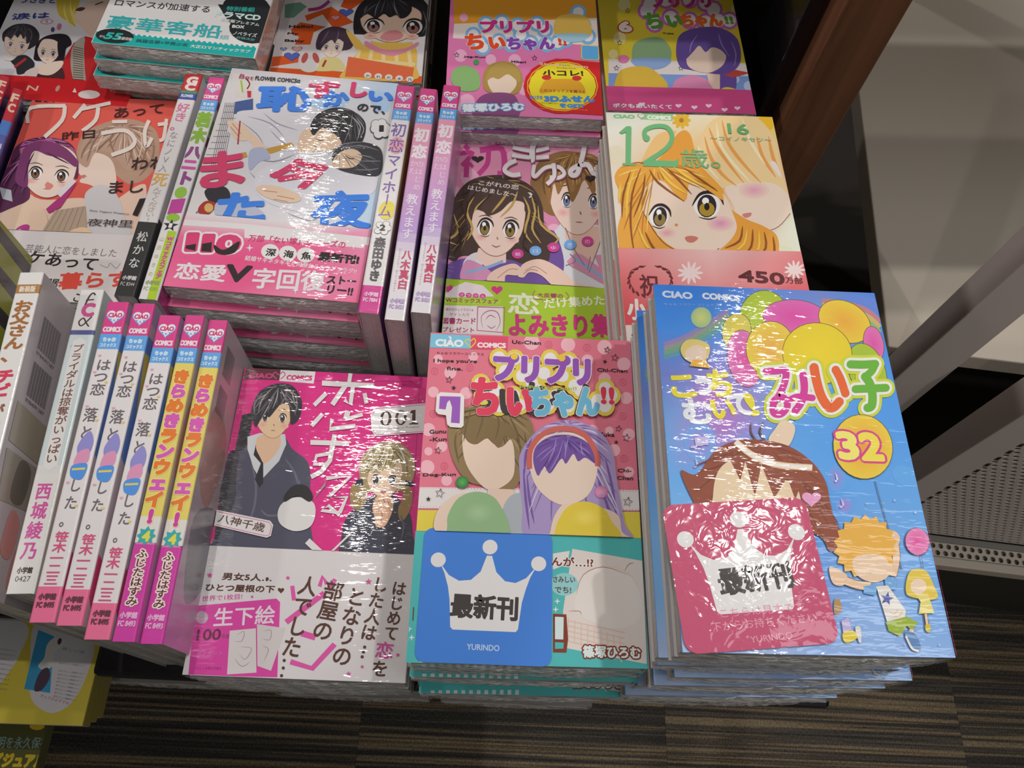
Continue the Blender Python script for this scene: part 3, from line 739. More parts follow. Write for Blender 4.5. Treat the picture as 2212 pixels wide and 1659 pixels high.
stack_under(b, .0153, .1313, -.3827, D(5.2), 9, '{} from the top of the pink polka dot comics under the blue crown card', 'pink polka dot comics with teal bands',
            {2: (.0005, -.0035), 5: (.0035, -.0075), 4: (.0022, -.001)})

# ================================================================== magenta comic "001"
t1 = .014
b = make_book(M_lie(-.098, .1168, -.4295, D(4.5), t1), t1, ('#d02d80', '#d02d80', '#d8d4d4'),
    'magenta comic numbered 001 with two drawn students, beside the row of upright comics', 'magenta comics numbered 001', amp=1.15, seed=2)
b.vt = -.0212; b.obi = shell('paper_band', b.w, b.t, -b.h / 2 - .0001, b.vt, ('#d4d0d2', '#d4d0d2', '#d4d0d2'), b.mat, b.root, off=.00022, th=.0002)
A = top_art(b); A.view(380, 760, 3.814)
A.fill('#d42b82')
A.line([(590, 190), (850, 205), (1150, 240), (1940, 245), (2005, 300), (1960, 1200)], 7, '#9c2a62', n=1)
A.line([(575, 240), (560, 600), (500, 900), (380, 1300)], 6, '#b02a6c', n=1)
A.poly([(585, 122), (870, 135), (850, 235), (555, 225)], '#5e3038'); A.poly([(865, 135), (1152, 150), (1135, 262), (852, 240)], '#dcd8da')
A.T('CIAO', 600, 212, 795, 218, 42, '#c03a76', edge=4); A.line([(830, 225), (800, 190), (820, 168), (850, 190), (880, 165), (900, 190), (862, 225)], 8, '#c8508a'); A.T('COMICS', 912, 230, 1118, 236, 42, '#c83a78', edge=4)
# student with dark hair
A.poly([(545, 520), (640, 500), (600, 760), (570, 900), (480, 1260), (360, 1300), (470, 900)], '#28262c')
A.blob([(430, 860), (560, 800), (640, 700), (700, 680), (880, 690), (960, 800), (1080, 900), (1110, 1050), (1090, 1300), (1130, 1560), (1140, 1800), (250, 1800), (330, 1500), (380, 1200), (400, 980)], '#4e4e60')
A.blob([(430, 850), (520, 840), (500, 1000), (480, 1250), (330, 1550), (350, 1250)], '#35353f')
A.lines([[(620, 900), (660, 1100), (640, 1300), (560, 1500)], [(900, 880), (980, 1000), (1040, 1200)], [(1020, 1050), (1030, 1300), (960, 1500)], [(700, 1300), (760, 1350), (900, 1340)]], 20, '#66667a')
A.poly([(590, 700), (690, 670), (900, 680), (910, 760), (850, 900), (700, 1060), (640, 960), (590, 800)], '#c9ccd0')
A.poly([(660, 760), (720, 800), (720, 1080), (690, 1120), (650, 1050), (700, 920), (640, 850)], '#2e2c34')
A.blob([(690, 690), (850, 690), (850, 800), (740, 920), (690, 860), (660, 780)], '#dab69a')
A.head(800, 520, 160, 190, .06, '#dfc09c', '#9a6a4c', '#5a4a44', 'flat', dx=.05, es=.85)
A.blob([(640, 420), (700, 320), (820, 265), (950, 275), (1020, 360), (1040, 450), (1010, 560), (950, 600), (940, 520), (930, 440), (870, 430), (830, 470), (770, 540), (740, 520), (700, 560), (660, 620), (630, 560), (620, 500)], '#35333a')
A.comb([(640, 420), (700, 320), (820, 265), (950, 275), (1020, 360), (1040, 450), (1010, 560), (930, 440), (830, 470), (740, 520), (660, 620), (620, 500)], (850, 285), '#6e6870', '#a8a0a0', 26, 8)
A.lines([[(760, 330), (700, 420), (680, 510)], [(850, 300), (780, 400), (760, 500)], [(920, 300), (900, 380), (860, 440)], [(980, 350), (1000, 430), (980, 520)], [(720, 340), (650, 430), (650, 520)]], 13, '#77727a')
A.lines([[(900, 290), (960, 350), (980, 440)], [(800, 300), (720, 380), (690, 460)]], 9, '#a7a09c')
# girl with light brown hair
A.blob([(1480, 1290), (1620, 1190), (1780, 1180), (1920, 1320), (1950, 1500), (1960, 1800), (1380, 1800), (1370, 1500), (1400, 1380)], '#3f3f4e')
A.blob([(1450, 1100), (1540, 1080), (1580, 1180), (1520, 1300), (1440, 1260)], '#9a8258'); A.blob([(1850, 1100), (1940, 1130), (1940, 1280), (1860, 1400), (1830, 1300), (1870, 1200)], '#94784e')
A.blob([(1510, 960), (1560, 830), (1680, 750), (1820, 745), (1930, 830), (1970, 950), (1940, 1080), (1850, 1150), (1600, 1160), (1530, 1090)], '#a39168')
A.head(1715, 1040, 150, 165, .05, '#e2c7ac', '#9a6a4c', '#4a4a44', 'open', es=1.1)
A.blob([(1530, 1000), (1570, 850), (1690, 770), (1830, 765), (1930, 850), (1940, 990), (1880, 960), (1840, 900), (1790, 960), (1740, 960), (1660, 1000), (1600, 980), (1570, 1060)], '#ab9a70')
A.comb([(1530, 1000), (1570, 850), (1690, 770), (1830, 765), (1930, 850), (1940, 990), (1840, 900), (1740, 960), (1660, 1000), (1570, 1060)], (1760, 765), '#6f5a34', '#d4ccb4', 24, 9)
A.lines([[(1640, 810), (1590, 900), (1570, 1000)], [(1720, 790), (1680, 880), (1660, 970)], [(1800, 790), (1790, 870), (1760, 950)], [(1870, 840), (1900, 920), (1910, 1020)]], 14, '#7e6a44')
A.lines([[(1820, 760), (1870, 850), (1900, 950)], [(1560, 880), (1620, 790), (1700, 760)]], 14, '#d0ccbe')
A.poly([(1485, 1060), (1540, 1050), (1545, 1100), (1480, 1105)], '#2c3040'); A.poly([(1890, 1060), (1960, 1075), (1950, 1110), (1890, 1105)], '#2c3040')
A.blob([(1620, 1290), (1650, 1200), (1720, 1170), (1790, 1220), (1780, 1330), (1720, 1440), (1650, 1440), (1640, 1370)], '#d7ab8c'); A.lines([[(1660, 1210), (1700, 1300), (1690, 1420)], [(1700, 1190), (1740, 1290)], [(1740, 1190), (1760, 1300)]], 7, '#96644a')
A.lines([[(1500, 1300), (1440, 1450), (1430, 1600)], [(1850, 1350), (1880, 1450), (1840, 1600)]], 16, '#5c5c70')
# white bird toy: plain rounded shape
A.blob([(880, 1250), (1000, 1200), (1130, 1240), (1150, 1350), (1100, 1450), (980, 1480), (870, 1430), (840, 1340)], '#d6d4d4'); A.blob([(900, 1180), (980, 1100), (1080, 1110), (1130, 1190), (1100, 1240), (1000, 1190), (900, 1240)], '#2c2a2e')
A.poly([(1125, 1230), (1240, 1065), (1230, 1110), (1150, 1200)], '#9a9698')
# title strokes
W1 = '#d9d6d8'
for P, w_ in (([(1205, 262), (1632, 285)], 42), ([(1440, 182), (1425, 280)], 32), ([(1400, 280), (1290, 440)], 40), ([(1460, 285), (1440, 440), (1390, 400)], 34), ([(1240, 345), (1140, 445)], 34), ([(1555, 345), (1572, 430)], 34),
               ([(1210, 515), (1120, 615)], 34), ([(1290, 560), (1270, 640), (1480, 615)], 36), ([(1420, 490), (1400, 560)], 44), ([(1400, 560), (1540, 520)], 30),
               ([(1110, 750), (1430, 760)], 40), ([(1310, 685), (1270, 900), (1200, 990), (1115, 1035)], 38), ([(1280, 840), (1160, 860), (1140, 930), (1240, 930)], 30),
               ([(1240, 1045), (1440, 1030), (1260, 1200), (1410, 1200), (1350, 1330)], 34), ([(1350, 1330), (1200, 1310), (1260, 1270), (1350, 1350)], 28),
               ([(1085, 1560), (1340, 1800)], 56), ([(1440, 1500), (1130, 1800)], 16)):
    A.line(P, w_, W1, n=1)
A.poly([(1605, 520), (1640, 462), (2064, 428), (2048, 670), (1640, 700), (1612, 650)], '#dcdadb'); A.line([(1620, 520), (1650, 472), (2060, 440)], 6, '#d070a0', n=1); A.line([(1625, 645), (1650, 690), (2045, 660)], 6, '#d070a0', n=1)
for cx, cy in ((1730, 555), (1855, 547)):
    A.circ(cx, cy, 48, '#4a3228', 62, .1); A.circ(cx, cy, 24, '#dcdadb', 52, .1)
A.poly([(1940, 488), (1975, 482), (1975, 590), (1998, 592), (1998, 602), (1922, 604), (1922, 596), (1946, 592), (1948, 512), (1930, 510)], '#4a3228')
A.T('Chitose Yagami Presents', 1678, 650, 2005, 632, 20, '#8a6070')
A.poly([(340, 1305), (780, 1395), (805, 1430), (785, 1520), (750, 1535), (318, 1435)], '#dcd8da'); A.line([(345, 1320), (770, 1408), (790, 1438), (775, 1510), (745, 1520), (325, 1425)], 5, '#c8508a', n=1)
A.T('八神千歳', 345, 1405, 722, 1490, 74, '#5a4038', edge=1.5)
A.build('cover_print', b.mat, b.cover)
A = top_art(b, True); A.view(360, 1120, 3.814)
A.fill('#d3cfd1')
BR = '#55362c'
A.T('男女5人…', 455, 505, 860, 520, 60, BR, edge=3); A.T('ひとつ屋根の下', 318, 595, 885, 612, 58, BR, edge=3); A.heart(942, 592, 27, BR)
A.T('世界で1枚目!', 290, 685, 620, 665, 46, '#c8509a', edge=1)
A.poly([(235, 720), (905, 660), (935, 690), (912, 1308), (178, 1295)], '#d0429c'); A.circ(290, 815, 52, '#b9a2b2'); A.T('生下絵', 385, 890, 885, 865, 150, '#ddd0da', edge=3)
A.T('100', 245, 1005, 440, 1000, 88, '#6a3048', edge=3); A.T('名様', 450, 985, 510, 990, 34, '#a03a7c', edge=1)
A.T('プレゼント', 250, 1120, 460, 1125, 36, '#c07aa8'); A.T('くわしくは帯の内側を', 225, 1245, 450, 1250, 26, '#7a3060')
A.poly([(520, 925), (735, 905), (740, 1270), (498, 1285)], '#cfc9cb'); A.poly([(745, 870), (980, 905), (860, 1255), (748, 1215)], '#cbc4c6')
A.lines([[(580, 960), (640, 930), (620, 1010), (560, 1010)], [(600, 1060), (700, 1070), (650, 1160), (600, 1120)], [(800, 930), (860, 920), (850, 1000), (790, 990)], [(790, 1050), (840, 1080), (800, 1180)], [(560, 1150), (620, 1220), (690, 1180)]], 6, '#a08a84')
for P, w_ in (([(1035, 555), (1050, 675)], 34), ([(985, 855), (1300, 615)], 46), ([(1260, 560), (1285, 480), (1320, 540)], 34), ([(1330, 590), (1390, 500)], 34), ([(1110, 945), (1225, 980)], 50), ([(1020, 1180), (1200, 1235), (1385, 1035)], 44)):
    A.line(P, w_, '#d653a2', n=1)
A.V_('はじめて', 1925, 520, 1840, 1010, 100, BR, edge=3); A.V_('恋', 1805, 1020, 1785, 1160, 130, '#cf4c9c', edge=3); A.V_('を', 1765, 1170, 1750, 1310, 118, BR, edge=3)
A.V_('した人は', 1775, 485, 1650, 1010, 108, BR, edge=3); A.V_('となりの', 1580, 570, 1425, 1220, 135, BR, edge=3); A.V_('部屋の', 1395, 520, 1265, 1010, 140, BR, edge=3); A.V_('人でした', 1185, 480, 1010, 1150, 130, BR, edge=3)
for x, y in ((970, 1170), (962, 1232), (948, 1295), (1632, 1060), (1622, 1100), (1612, 1140), (830, 498)): A.circ(x, y, 13, BR)
for x, y, r in ((358, 468, 26), (1000, 490, 20), (1665, 522, 28), (1905, 1125, 20), (1612, 1222, 18), (1500, 1280, 22), (706, 645, 14)): A.star(x, y, r, '#cf4c9c')
A.build('band_print', b.mat, b.obi)
stack_under(b, -.098, .1168, -.4295, D(4.5), 5, '{} from the top of the short stack of magenta 001 comics', 'magenta comics numbered 001', {1: (-.0006, .0005)})

# ================================================================== blue balloon comic "32"
tM = .0134
b = make_book(M_lie(.1277, .1420, -.3248, D(5.6), tM), tM, ('#4a90dc', '#c43c80', '#86aede'),
    'blue comic numbered 32 with painted balloons, top of the fanned stack, under the crimson card', 'blue balloon comics numbered 32', amp=1.25, seed=3, tint=True)
A = top_art(b); A.view(1330, 580, 2.873)
A.grad([['#2f7ad8', '#3078d4', '#5f82d4', '#6a80c8', '#4a80d8'], ['#3f88e2', '#4a8ede', '#5c98e0', '#6f9ccc', '#4488dc'], ['#6a80cc', '#8c7cc8', '#6e9ad8', '#5c9ee0', '#4a92e2'], ['#6e9edc', '#a873c0', '#5a9ce0', '#4f98e4', '#4e96e2'],
        ['#62a4e4', '#62a0e4', '#5aa0e6', '#5a9ee4', '#5c9ee2'], ['#7ab0e4', '#5a9ee4', '#4f90dc', '#6aa0dc', '#6aa6e4'], ['#7cb0e2', '#6aa2e2', '#6c98dc', '#80aae0', '#6ea2e0'], ['#a8bce0', '#a0b8e0', '#8cace0', '#8fb0e2', '#88aee2']])
A.shade(1480, 230, 200, 60, '#b08fa8', '#5f82d4'); 
for k, c in ((0, '#b87a88'), (1, '#c4a86c'), (2, '#86b078'), (3, '#5a9a9c')):
    A.line([(1280, 200 + k * 26), (1420, 215 + k * 30), (1560, 260 + k * 34), (1640, 330 + k * 34)], 28, c); 
    A.line([(300, 470 + k * 28), (420, 430 + k * 28), (560, 350 + k * 28), (700, 260 + k * 28)], 28, ['#8f80b8', '#8e9690', '#6fa088', '#5c96b0'][k])
A.shade(1800, 1290, 90, 60, '#a4bfe2', '#5fa2e4', .5); A.shade(600, 800, 170, 100, '#b070bc', '#8a80cc'); A.shade(520, 1080, 100, 120, '#9c80c8', '#6aa0e2'); A.shade(1370, 1300, 60, 90, '#8e84d0', '#5aa0e4'); A.shade(1420, 1470, 60, 60, '#a080c8', '#5a9ce4')
def balloon(x, y, rx, ry, rot, c0, c1, ln='#5a4a28'):
    A.circ(x, y, rx + 3.5, ln, ry + 3.5, rot, 28); A.shade(x, y, rx, ry, c0, c1, rot, 28)
balloon(920, 300, 150, 162, .1, '#b0c23c', '#a2b832'); balloon(750, 390, 88, 110, .2, '#dcc850', '#c8c05a')
balloon(1110, 300, 196, 104, .06, '#d2499e', '#d065ae'); balloon(1420, 330, 170, 120, .5, '#e0a23c', '#ddc23c'); balloon(1600, 470, 60, 110, -.2, '#d4519e', '#d46fb0')
balloon(800, 560, 105, 178, -.18, '#d24e9c', '#cf74b2'); balloon(1560, 640, 110, 180, -.35, '#8fb23c', '#a6bc38'); balloon(960, 500, 150, 170, .0, '#dfa648', '#dcc448'); balloon(1250, 530, 215, 190, .15, '#e3cc2c', '#dcc62e')
balloon(530, 305, 62, 62, 0, '#c8d07a', '#9ebc88', '#6aa0c8')
A.line([(1190, 890), (1080, 965)], 4, '#5a4a48', n=1)
# title letters
A.T('CIAO', 292, 178, 474, 190, 44, '#c4d0e8', edge=4); A.T('COMICS', 540, 188, 770, 205, 40, '#d0d8ea', edge=4); A.T('ちゃおフラワーコミックス', 300, 232, 640, 240, 20, '#9ab4e0')
for s_, P_, c_ in (('こ', (360, 800, 500, 792, 140), '#dfd23c'), ('っ', (490, 770, 590, 790, 105), '#dcdfe6'), ('ち', (590, 790, 725, 790, 172), '#dfd23c'), ('む', (430, 960, 610, 960, 150), '#dcdfe6'), ('い', (610, 930, 745, 925, 115), '#dfd23c'), ('て', (720, 915, 850, 905, 140), '#dcdfe6'), ('!', (850, 915, 890, 905, 140), '#dfd23c')):
    A.T(s_, *P_, c_, edge=9)
MI, II, KO = '#cc3a96', '#dd6330', '#66ac38'
A.strokes([([(930, 642), (990, 640), (1052, 640), (1045, 715), (1008, 795), (975, 850), (980, 900), (1025, 905), (1062, 860), (1052, 815), (1010, 800), (975, 830)], 42, MI), ([(1058, 832), (1120, 800), (1218, 806)], 40, MI), ([(1160, 665), (1168, 750), (1150, 830), (1112, 885)], 46, MI),
           ([(1228, 618), (1246, 710), (1275, 800), (1318, 862), (1352, 862), (1384, 830)], 56, II), ([(1362, 632), (1392, 690), (1422, 778)], 50, II),
           ([(1455, 598), (1530, 600), (1606, 596)], 50, KO), ([(1606, 596), (1585, 640), (1545, 675)], 46, KO), ([(1545, 675), (1575, 720), (1590, 790), (1585, 855), (1560, 868)], 52, KO), ([(1485, 752), (1580, 748), (1672, 744)], 48, KO)], 17, '#e0e0dc', 34, '#c3cc3a')
balloon(1530, 1110, 180, 200, -.35, '#e09a34', '#dfc342'); A.line([(1605, 1320), (1640, 1450), (1690, 1620), (1740, 1760), (1770, 1870)], 5, '#5e6c80')
A.TT([('3', (1395, 1180, 1505, 1182, 165), '#e6dc70', 13), ('2', (1535, 1186, 1655, 1190, 165), '#e4d450', 13)], out=27, outcol='#cc4488')
A.T('♪', 1355, 1330, 1385, 1330, 60, '#c4d2e8'); A.T('♫', 462, 1120, 575, 1120, 80, '#c0b8e0'); A.T('♪', 480, 1240, 518, 1240, 62, '#b4c4e8'); A.T('♪', 1385, 1490, 1425, 1490, 60, '#b8bce4')
# brown-haired plain mass (no face), small plain figures
A.lines([[(880, 1080), (840, 1030), (835, 960)], [(930, 1075), (890, 1020), (915, 955)]], 11, '#6a4038')
A.blob([(985, 1000), (1030, 945), (1100, 970), (1105, 1030), (1060, 1110), (970, 1095), (945, 1060)], '#dfc8b0')
A.hair([(620, 1130), (760, 1070), (920, 1070), (1080, 1110), (1220, 1210), (1300, 1330), (1330, 1470), (1370, 1600), (1450, 1690), (1330, 1760), (1200, 1640), (560, 1560), (480, 1450), (400, 1260), (500, 1280)], '#8c4a36', (930, 1085), '#7a3e2c', None, 20, 12)
A.blob([(640, 1250), (760, 1180), (920, 1210), (1010, 1300), (1110, 1350), (1150, 1480), (1150, 1700), (620, 1700), (600, 1420)], '#dfc8a8')
A.poly([(700, 1180), (770, 1320), (800, 1200), (860, 1420), (900, 1220), (980, 1430), (1060, 1300), (1110, 1440), (1160, 1300), (1000, 1180)], '#8c4a36')
A.line([(740, 1078), (840, 1160), (990, 1220), (1215, 1240)], 40, '#e0b888'); A.line([(740, 1078), (840, 1160), (990, 1220), (1215, 1240)], 28, '#e2dcd6')
A.heart(1210, 1432, 60, '#dd9ac4', 52)
A.blob([(400, 500), (440, 450), (520, 450), (580, 490), (560, 570), (480, 590), (420, 560)], '#d8c478'); A.blob([(430, 520), (500, 480), (560, 520), (530, 590), (450, 580)], '#e0cab8'); A.poly([(475, 570), (555, 575), (585, 625), (455, 610)], '#dfae48')
A.view(1300, 1060, 2.698)
def limb(P, w_, c): A.line(P, w_ + 7, '#7a5a48'); A.line(P, w_, c)
limb([(1560, 560), (1480, 550), (1400, 520), (1350, 490)], 44, '#dfbfa0'); limb([(1690, 500), (1710, 400), (1700, 280)], 40, '#dfbfa0')
A.blob([(1650, 250), (1690, 235), (1730, 270), (1715, 330), (1670, 320)], '#dfbfa0'); A.blob([(1320, 450), (1370, 460), (1425, 500), (1400, 555), (1340, 540)], '#dfbfa0')
A.poly([(1520, 560), (1600, 545), (1590, 615), (1520, 600)], '#6fa4d8'); A.poly([(1640, 510), (1715, 520), (1705, 580), (1650, 580)], '#6fa4d8')
A.blob([(1450, 420), (1530, 360), (1640, 370), (1690, 450), (1640, 520), (1560, 535), (1480, 490)], '#e0c4a8'); A.star(1530, 330, 188, '#ddaa48', 18, .86); A.blob([(1460, 400), (1540, 370), (1640, 390), (1670, 460), (1620, 520), (1540, 530), (1470, 480)], '#e0c4a8')
A.poly([(1592, 560), (1660, 555), (1765, 700), (1760, 745), (1655, 765)], '#dad6d0'); A.star(1655, 632, 42, '#34489c', rot=.2); A.lines([[(1670, 710), (1700, 720), (1720, 690)], [(1690, 735), (1730, 730), (1745, 700)]], 6, '#d8b07a')
A.poly([(1650, 768), (1770, 735), (1835, 770), (1800, 815), (1770, 790), (1730, 850), (1665, 820)], '#98ae3c'); limb([(1800, 810), (1790, 860)], 26, '#dfc4a8'); A.blob([(1760, 830), (1810, 830), (1850, 900), (1840, 940), (1790, 915)], '#5f86b8'); A.line([(1765, 850), (1800, 920), (1840, 938)], 12, '#dddad6')
A.circ(1832, 300, 72, '#8a4a70', 82, -.25); A.shade(1832, 300, 68, 78, '#d4549c', '#dd86b8', -.25); A.line([(1855, 380), (1868, 460)], 4, '#5a6c90', n=1)
A.blob([(1770, 520), (1800, 465), (1880, 470), (1930, 560), (1950, 620), (1900, 640), (1790, 620), (1765, 590)], '#d9c04c'); A.circ(1838, 560, 46, '#e4ccb4'); A.poly([(1820, 605), (1890, 600), (1905, 640), (1930, 715), (1840, 720), (1850, 650)], '#ddd07a'); limb([(1880, 720), (1890, 790)], 14, '#dfc4a8'); A.blob([(1878, 785), (1905, 785), (1905, 825), (1882, 820)], '#cdb93c')
A.blob([(1350, 640), (1380, 640), (1390, 700), (1350, 720)], '#b08a5a'); A.poly([(1390, 760), (1430, 740), (1450, 810), (1400, 830)], '#b8aed8'); A.blob([(1400, 830), (1460, 820), (1490, 850), (1440, 885), (1405, 880)], '#dcc63e'); A.blob([(1470, 800), (1500, 800), (1505, 880), (1490, 880)], '#d6d2d0')
for x, y in ((1540, 80), (1700, 60), (1820, 130), (1560, 480), (1400, 300), (1760, 900), (1960, 900), (1600, 200)): A.star(x, y, 9, '#b8d0ec', 4, .3)
A.line([(1845, -20), (2062, 960)], 9, '#c03070', n=1)
A.build('cover_print', b.mat, b.cover)
stack_under(b, .1277, .1416, -.3248, D(5.6), 13, '{} from the top of the fanned stack of blue balloon comics', 'blue balloon comics numbered 32',
            {1: (.0004, .0006), 2: (-.0034, .0010), 3: (-.0012, 0), 4: (.0095, -.0025), 5: (.0030, -.0055), 6: (.004, -.004), 7: (.001, -.004), 8: (-.0030, -.0075), 9: (-.002, -.006), 10: (-.0005, -.004), 11: (.0005, -.004), 12: (.0, -.005)}, jit=.001)

# ================================================================== the two crown cards
def card(px, z, r, col, label, mat, seed):
    """rounded card lying flat; px = corners TL,TR,BR,BL in photograph pixels"""
    C = [at(x, y, z) for x, y in px]; c = sum(C, Vector()) / 4; ux = (C[1] - C[0] + C[2] - C[3]).normalized(); uy = Vector((-ux.y, ux.x, 0))
    mw = Matrix((ux, uy, Vector((0, 0, 1)))).transposed().to_4x4(); mw.translation = c - Vector((0, 0, .0005)); mi = mw.inverted()
    hw = (C[1] - C[0]).length / 4 + (C[2] - C[3]).length / 4; hh = (C[3] - C[0]).length / 4 + (C[2] - C[1]).length / 4
    P = []
    for cx, cy, a0 in ((hw - r, hh - r, 0), (-hw + r, hh - r, 90), (-hw + r, -hh + r, 180), (hw - r, -hh + r, 270)):
        for i in range(7): a = D(a0 + i * 15); P.append((cx + r * math.cos(a), cy + r * math.sin(a)))
    n = len(P); V = [(x, y, 0) for x, y in P] + [(x, y, .0005) for x, y in P]
    Fc = [list(range(n))[::-1], list(range(n, 2 * n))] + [(i, (i + 1) % n, n + (i + 1) % n, n + i) for i in range(n)]
    root = empty('promotion_card', mw); tag(root, label, 'card', 'crown cards')
    o = mesh('card_sheet', V, Fc, mat, root, [lin(col)] * (2 * n))
    A = Art(mw, (0, 0, .0005), (1, 0, 0), (0, 1, 0), hw, hh); return root, o, A
m, N, L, P = newmat('matte_card'); a_ = N.new('ShaderNodeVertexColor'); a_.layer_name = 'ink'; L.new(a_.outputs['Color'], P.inputs['Base Color']); P.inputs['Roughness'].default_value = .55; MATTE = m
m, N, L, P = newmat('filmed_card'); a_ = N.new('ShaderNodeVertexColor'); a_.layer_name = 'ink'; L.new(a_.outputs['Color'], P.inputs['Base Color']); P.inputs['Roughness'].default_value = .5
P.inputs['Coat Weight'].default_value = 1; P.inputs['Coat Roughness'].default_value = .06
n1 = noise(N, L, mapping(N, L, (130, 130, 1)), 1.0, 1.0, .5, 1.6); n2 = noise(N, L, mapping(N, L, (30, 30, 1)), 1.0, 2.0)
L.new(bump(N, L, n1.outputs['Fac'], 1.0, .00024, bump(N, L, n2.outputs['Fac'], 1.0, .0011)), P.inputs['Coat Normal']); FILMED = m
def crown(A, px, wcol='#dcdadb'):
    """px(a,b): card-relative 0..1 -> view units"""
    def q(*P): return [px(a, b) for a, b in P]
    A.poly(q((.135, .255), (.21, .345), (.29, .385), (.38, .375), (.45, .31), (.49, .19), (.53, .19), (.57, .31), (.64, .375), (.72, .385), (.80, .345), (.875, .255), (.83, .34), (.80, .43), (.775, .53), (.755, .73), (.74, .75), (.27, .75), (.25, .73), (.23, .53), (.21, .43), (.175, .33)), wcol)
    for a, b in ((.12, .235), (.51, .125), (.89, .235)):
        P = [px(a + .058 * math.cos(t), b + .055 * math.sin(t)) for t in np.linspace(0, 2 * math.pi, 20, endpoint=False)]; A.poly(P, wcol)
def lerp2(c):
    def f(a, b):
        t = [c[0][i] * (1 - a) + c[1][i] * a for i in (0, 1)]; u = [c[3][i] * (1 - a) + c[2][i] * a for i in (0, 1)]
        return (t[0] * (1 - b) + u[0] * b, t[1] * (1 - b) + u[1] * b)
    return f
cB = [(919, 1140), (1197, 1151), (1187, 1441), (893, 1429)]
_, sheet, A = card(cB, -.3818, .0045, '#2f78d4', 'blue card with a white crown lying on the pink polka dot comic', MATTE, 1)
f = lerp2(cB); crown(A, f); A.T('最新刊', *f(.245, .655), *f(.745, .665), 50, '#2c2222', bold=.01, edge=1.6); A.T('YURINDO', *f(.385, .895), *f(.625, .897), 12, '#b8cdec', edge=.3)
A.build('card_print', MATTE, sheet)
cP = [(1432, 1092), (1735, 1073), (1819, 1389), (1479, 1414)]
_, sheet, A = card(cP, -.3238, .0055, '#bb3a66', 'crimson card with a white crown lying on the blue balloon comic', FILMED, 2)
f = lerp2(cP); crown(A, f); A.T('最新刊', *f(.30, .625), *f(.79, .60), 56, '#2c2224', bold=.01, edge=1.8)
A.T('こちらは見本です', *f(.27, .775), *f(.82, .765), 19, '#d88aa4'); A.T('下からお持ちください', *f(.20, .865), *f(.88, .845), 20, '#d88aa4', edge=.3); A.T('YURINDO', *f(.43, .955), *f(.70, .945), 13, '#d88aa4', edge=.3)
A.build('card_print', FILMED, sheet)

# ================================================================== second row, flat comics
def place(pt, yaw, w_, h_, ax, ay):
    """centre of a w x h rectangle whose corner (ax,ay = -1/1) sits on pt"""
    c, s_ = math.cos(yaw), math.sin(yaw); x, y = -ax * w_ / 2, -ay * h_ / 2
    return pt.x + c * x - s_ * y, pt.y + s_ * x + c * y
def hairlines(A, LL, w_, c): A.lines(LL, w_, c)

# ---- pink comic with a drawn couple and a lime band
tK = .0125
b = make_book(M_lie(.0020, .3267, -.4366, D(4.2), tK), tK, ('#d890ac', '#d890ac', '#d8d4d4'),
    'pink comic with a drawn couple and a lime green band across its foot', 'pink couple comics', amp=.6, seed=4)
b.vt = -.0385; b.obi = shell('paper_band', b.w, b.t, -b.h / 2 - .0001, b.vt, ('#9fbe2e', '#9fbe2e', '#9fbe2e'), b.mat, b.root, off=.00022, th=.0002)
A = top_art(b); A.view(930, 220, 3.189)
A.grad([['#dd9cb8', '#d98fb0', '#d793b4'], ['#d98cb0', '#d487a8', '#cf88a8'], ['#d590b4', '#d083aa', '#c9809c'], ['#d590b4', '#d083aa', '#c9809c']])
A.dots([(270, 520, 60), (560, 380, 40), (940, 300, 30), (850, 900, 60), (170, 620, 40), (1230, 830, 40)], 40, '#dfa8c2')
A.T('CIAO', 228, 272, 362, 285, 34, '#3a2a30', edge=3); A.line([(410, 235), (405, 300)], 3, '#3a2a30', n=1); A.T('COMICS', 448, 297, 592, 302, 30, '#3a2a30', edge=2.5); A.T('ちゃおフラワーコミックス', 230, 308, 465, 322, 14, '#6a3a50')
MG = '#c03a8a'
for P, w_ in (([(235, 300), (262, 330)], 34), ([(190, 360), (290, 352), (215, 440)], 30), ([(252, 400), (245, 520)], 36), ([(262, 420), (295, 450)], 22), ([(340, 335), (490, 325), (505, 480), (460, 495)], 40), ([(400, 340), (390, 430), (330, 500)], 34), ([(1200, 320), (1160, 360)], 30), ([(1110, 370), (1120, 460)], 34)):
    A.line(P, w_, MG)
A.heart(325, 395, 44, '#2a1c22', 28)
# boy, brown hair
A.blob([(700, 500), (760, 400), (880, 345), (1000, 345), (1130, 370), (1230, 470), (1250, 640), (1240, 760), (1180, 800), (820, 780), (740, 640), (690, 580)], '#86633a')
A.blob([(800, 1000), (880, 860), (930, 840), (1160, 850), (1230, 870), (1270, 1100), (1275, 1320), (900, 1320), (830, 1150)], '#cfcfd6')
A.blob([(760, 960), (850, 890), (920, 1100), (880, 1250), (780, 1230)], '#6c4c98'); A.blob([(1190, 850), (1240, 870), (1262, 1010), (1240, 950)], '#6c4c98')
A.poly([(920, 860), (1170, 860), (1170, 960), (1110, 1120), (1000, 1060), (930, 940)], '#d9b6a8')
A.head(1015, 650, 205, 265, .05, '#dec6bc', '#9c7460', '#6a78a8', 'flat', dx=.08, es=.82)
A.blob([(800, 640), (760, 520), (830, 410), (960, 360), (1110, 370), (1220, 470), (1240, 620), (1200, 720), (1160, 560), (1120, 640), (1060, 540), (1010, 640), (970, 690), (930, 560), (880, 640), (850, 560), (820, 720)], '#90693a')
A.comb([(800, 640), (760, 520), (830, 410), (960, 360), (1110, 370), (1220, 470), (1240, 620), (1160, 560), (1060, 540), (1010, 640), (930, 560), (850, 560)], (990, 365), '#5e4022', '#c49c58', 34, 8)
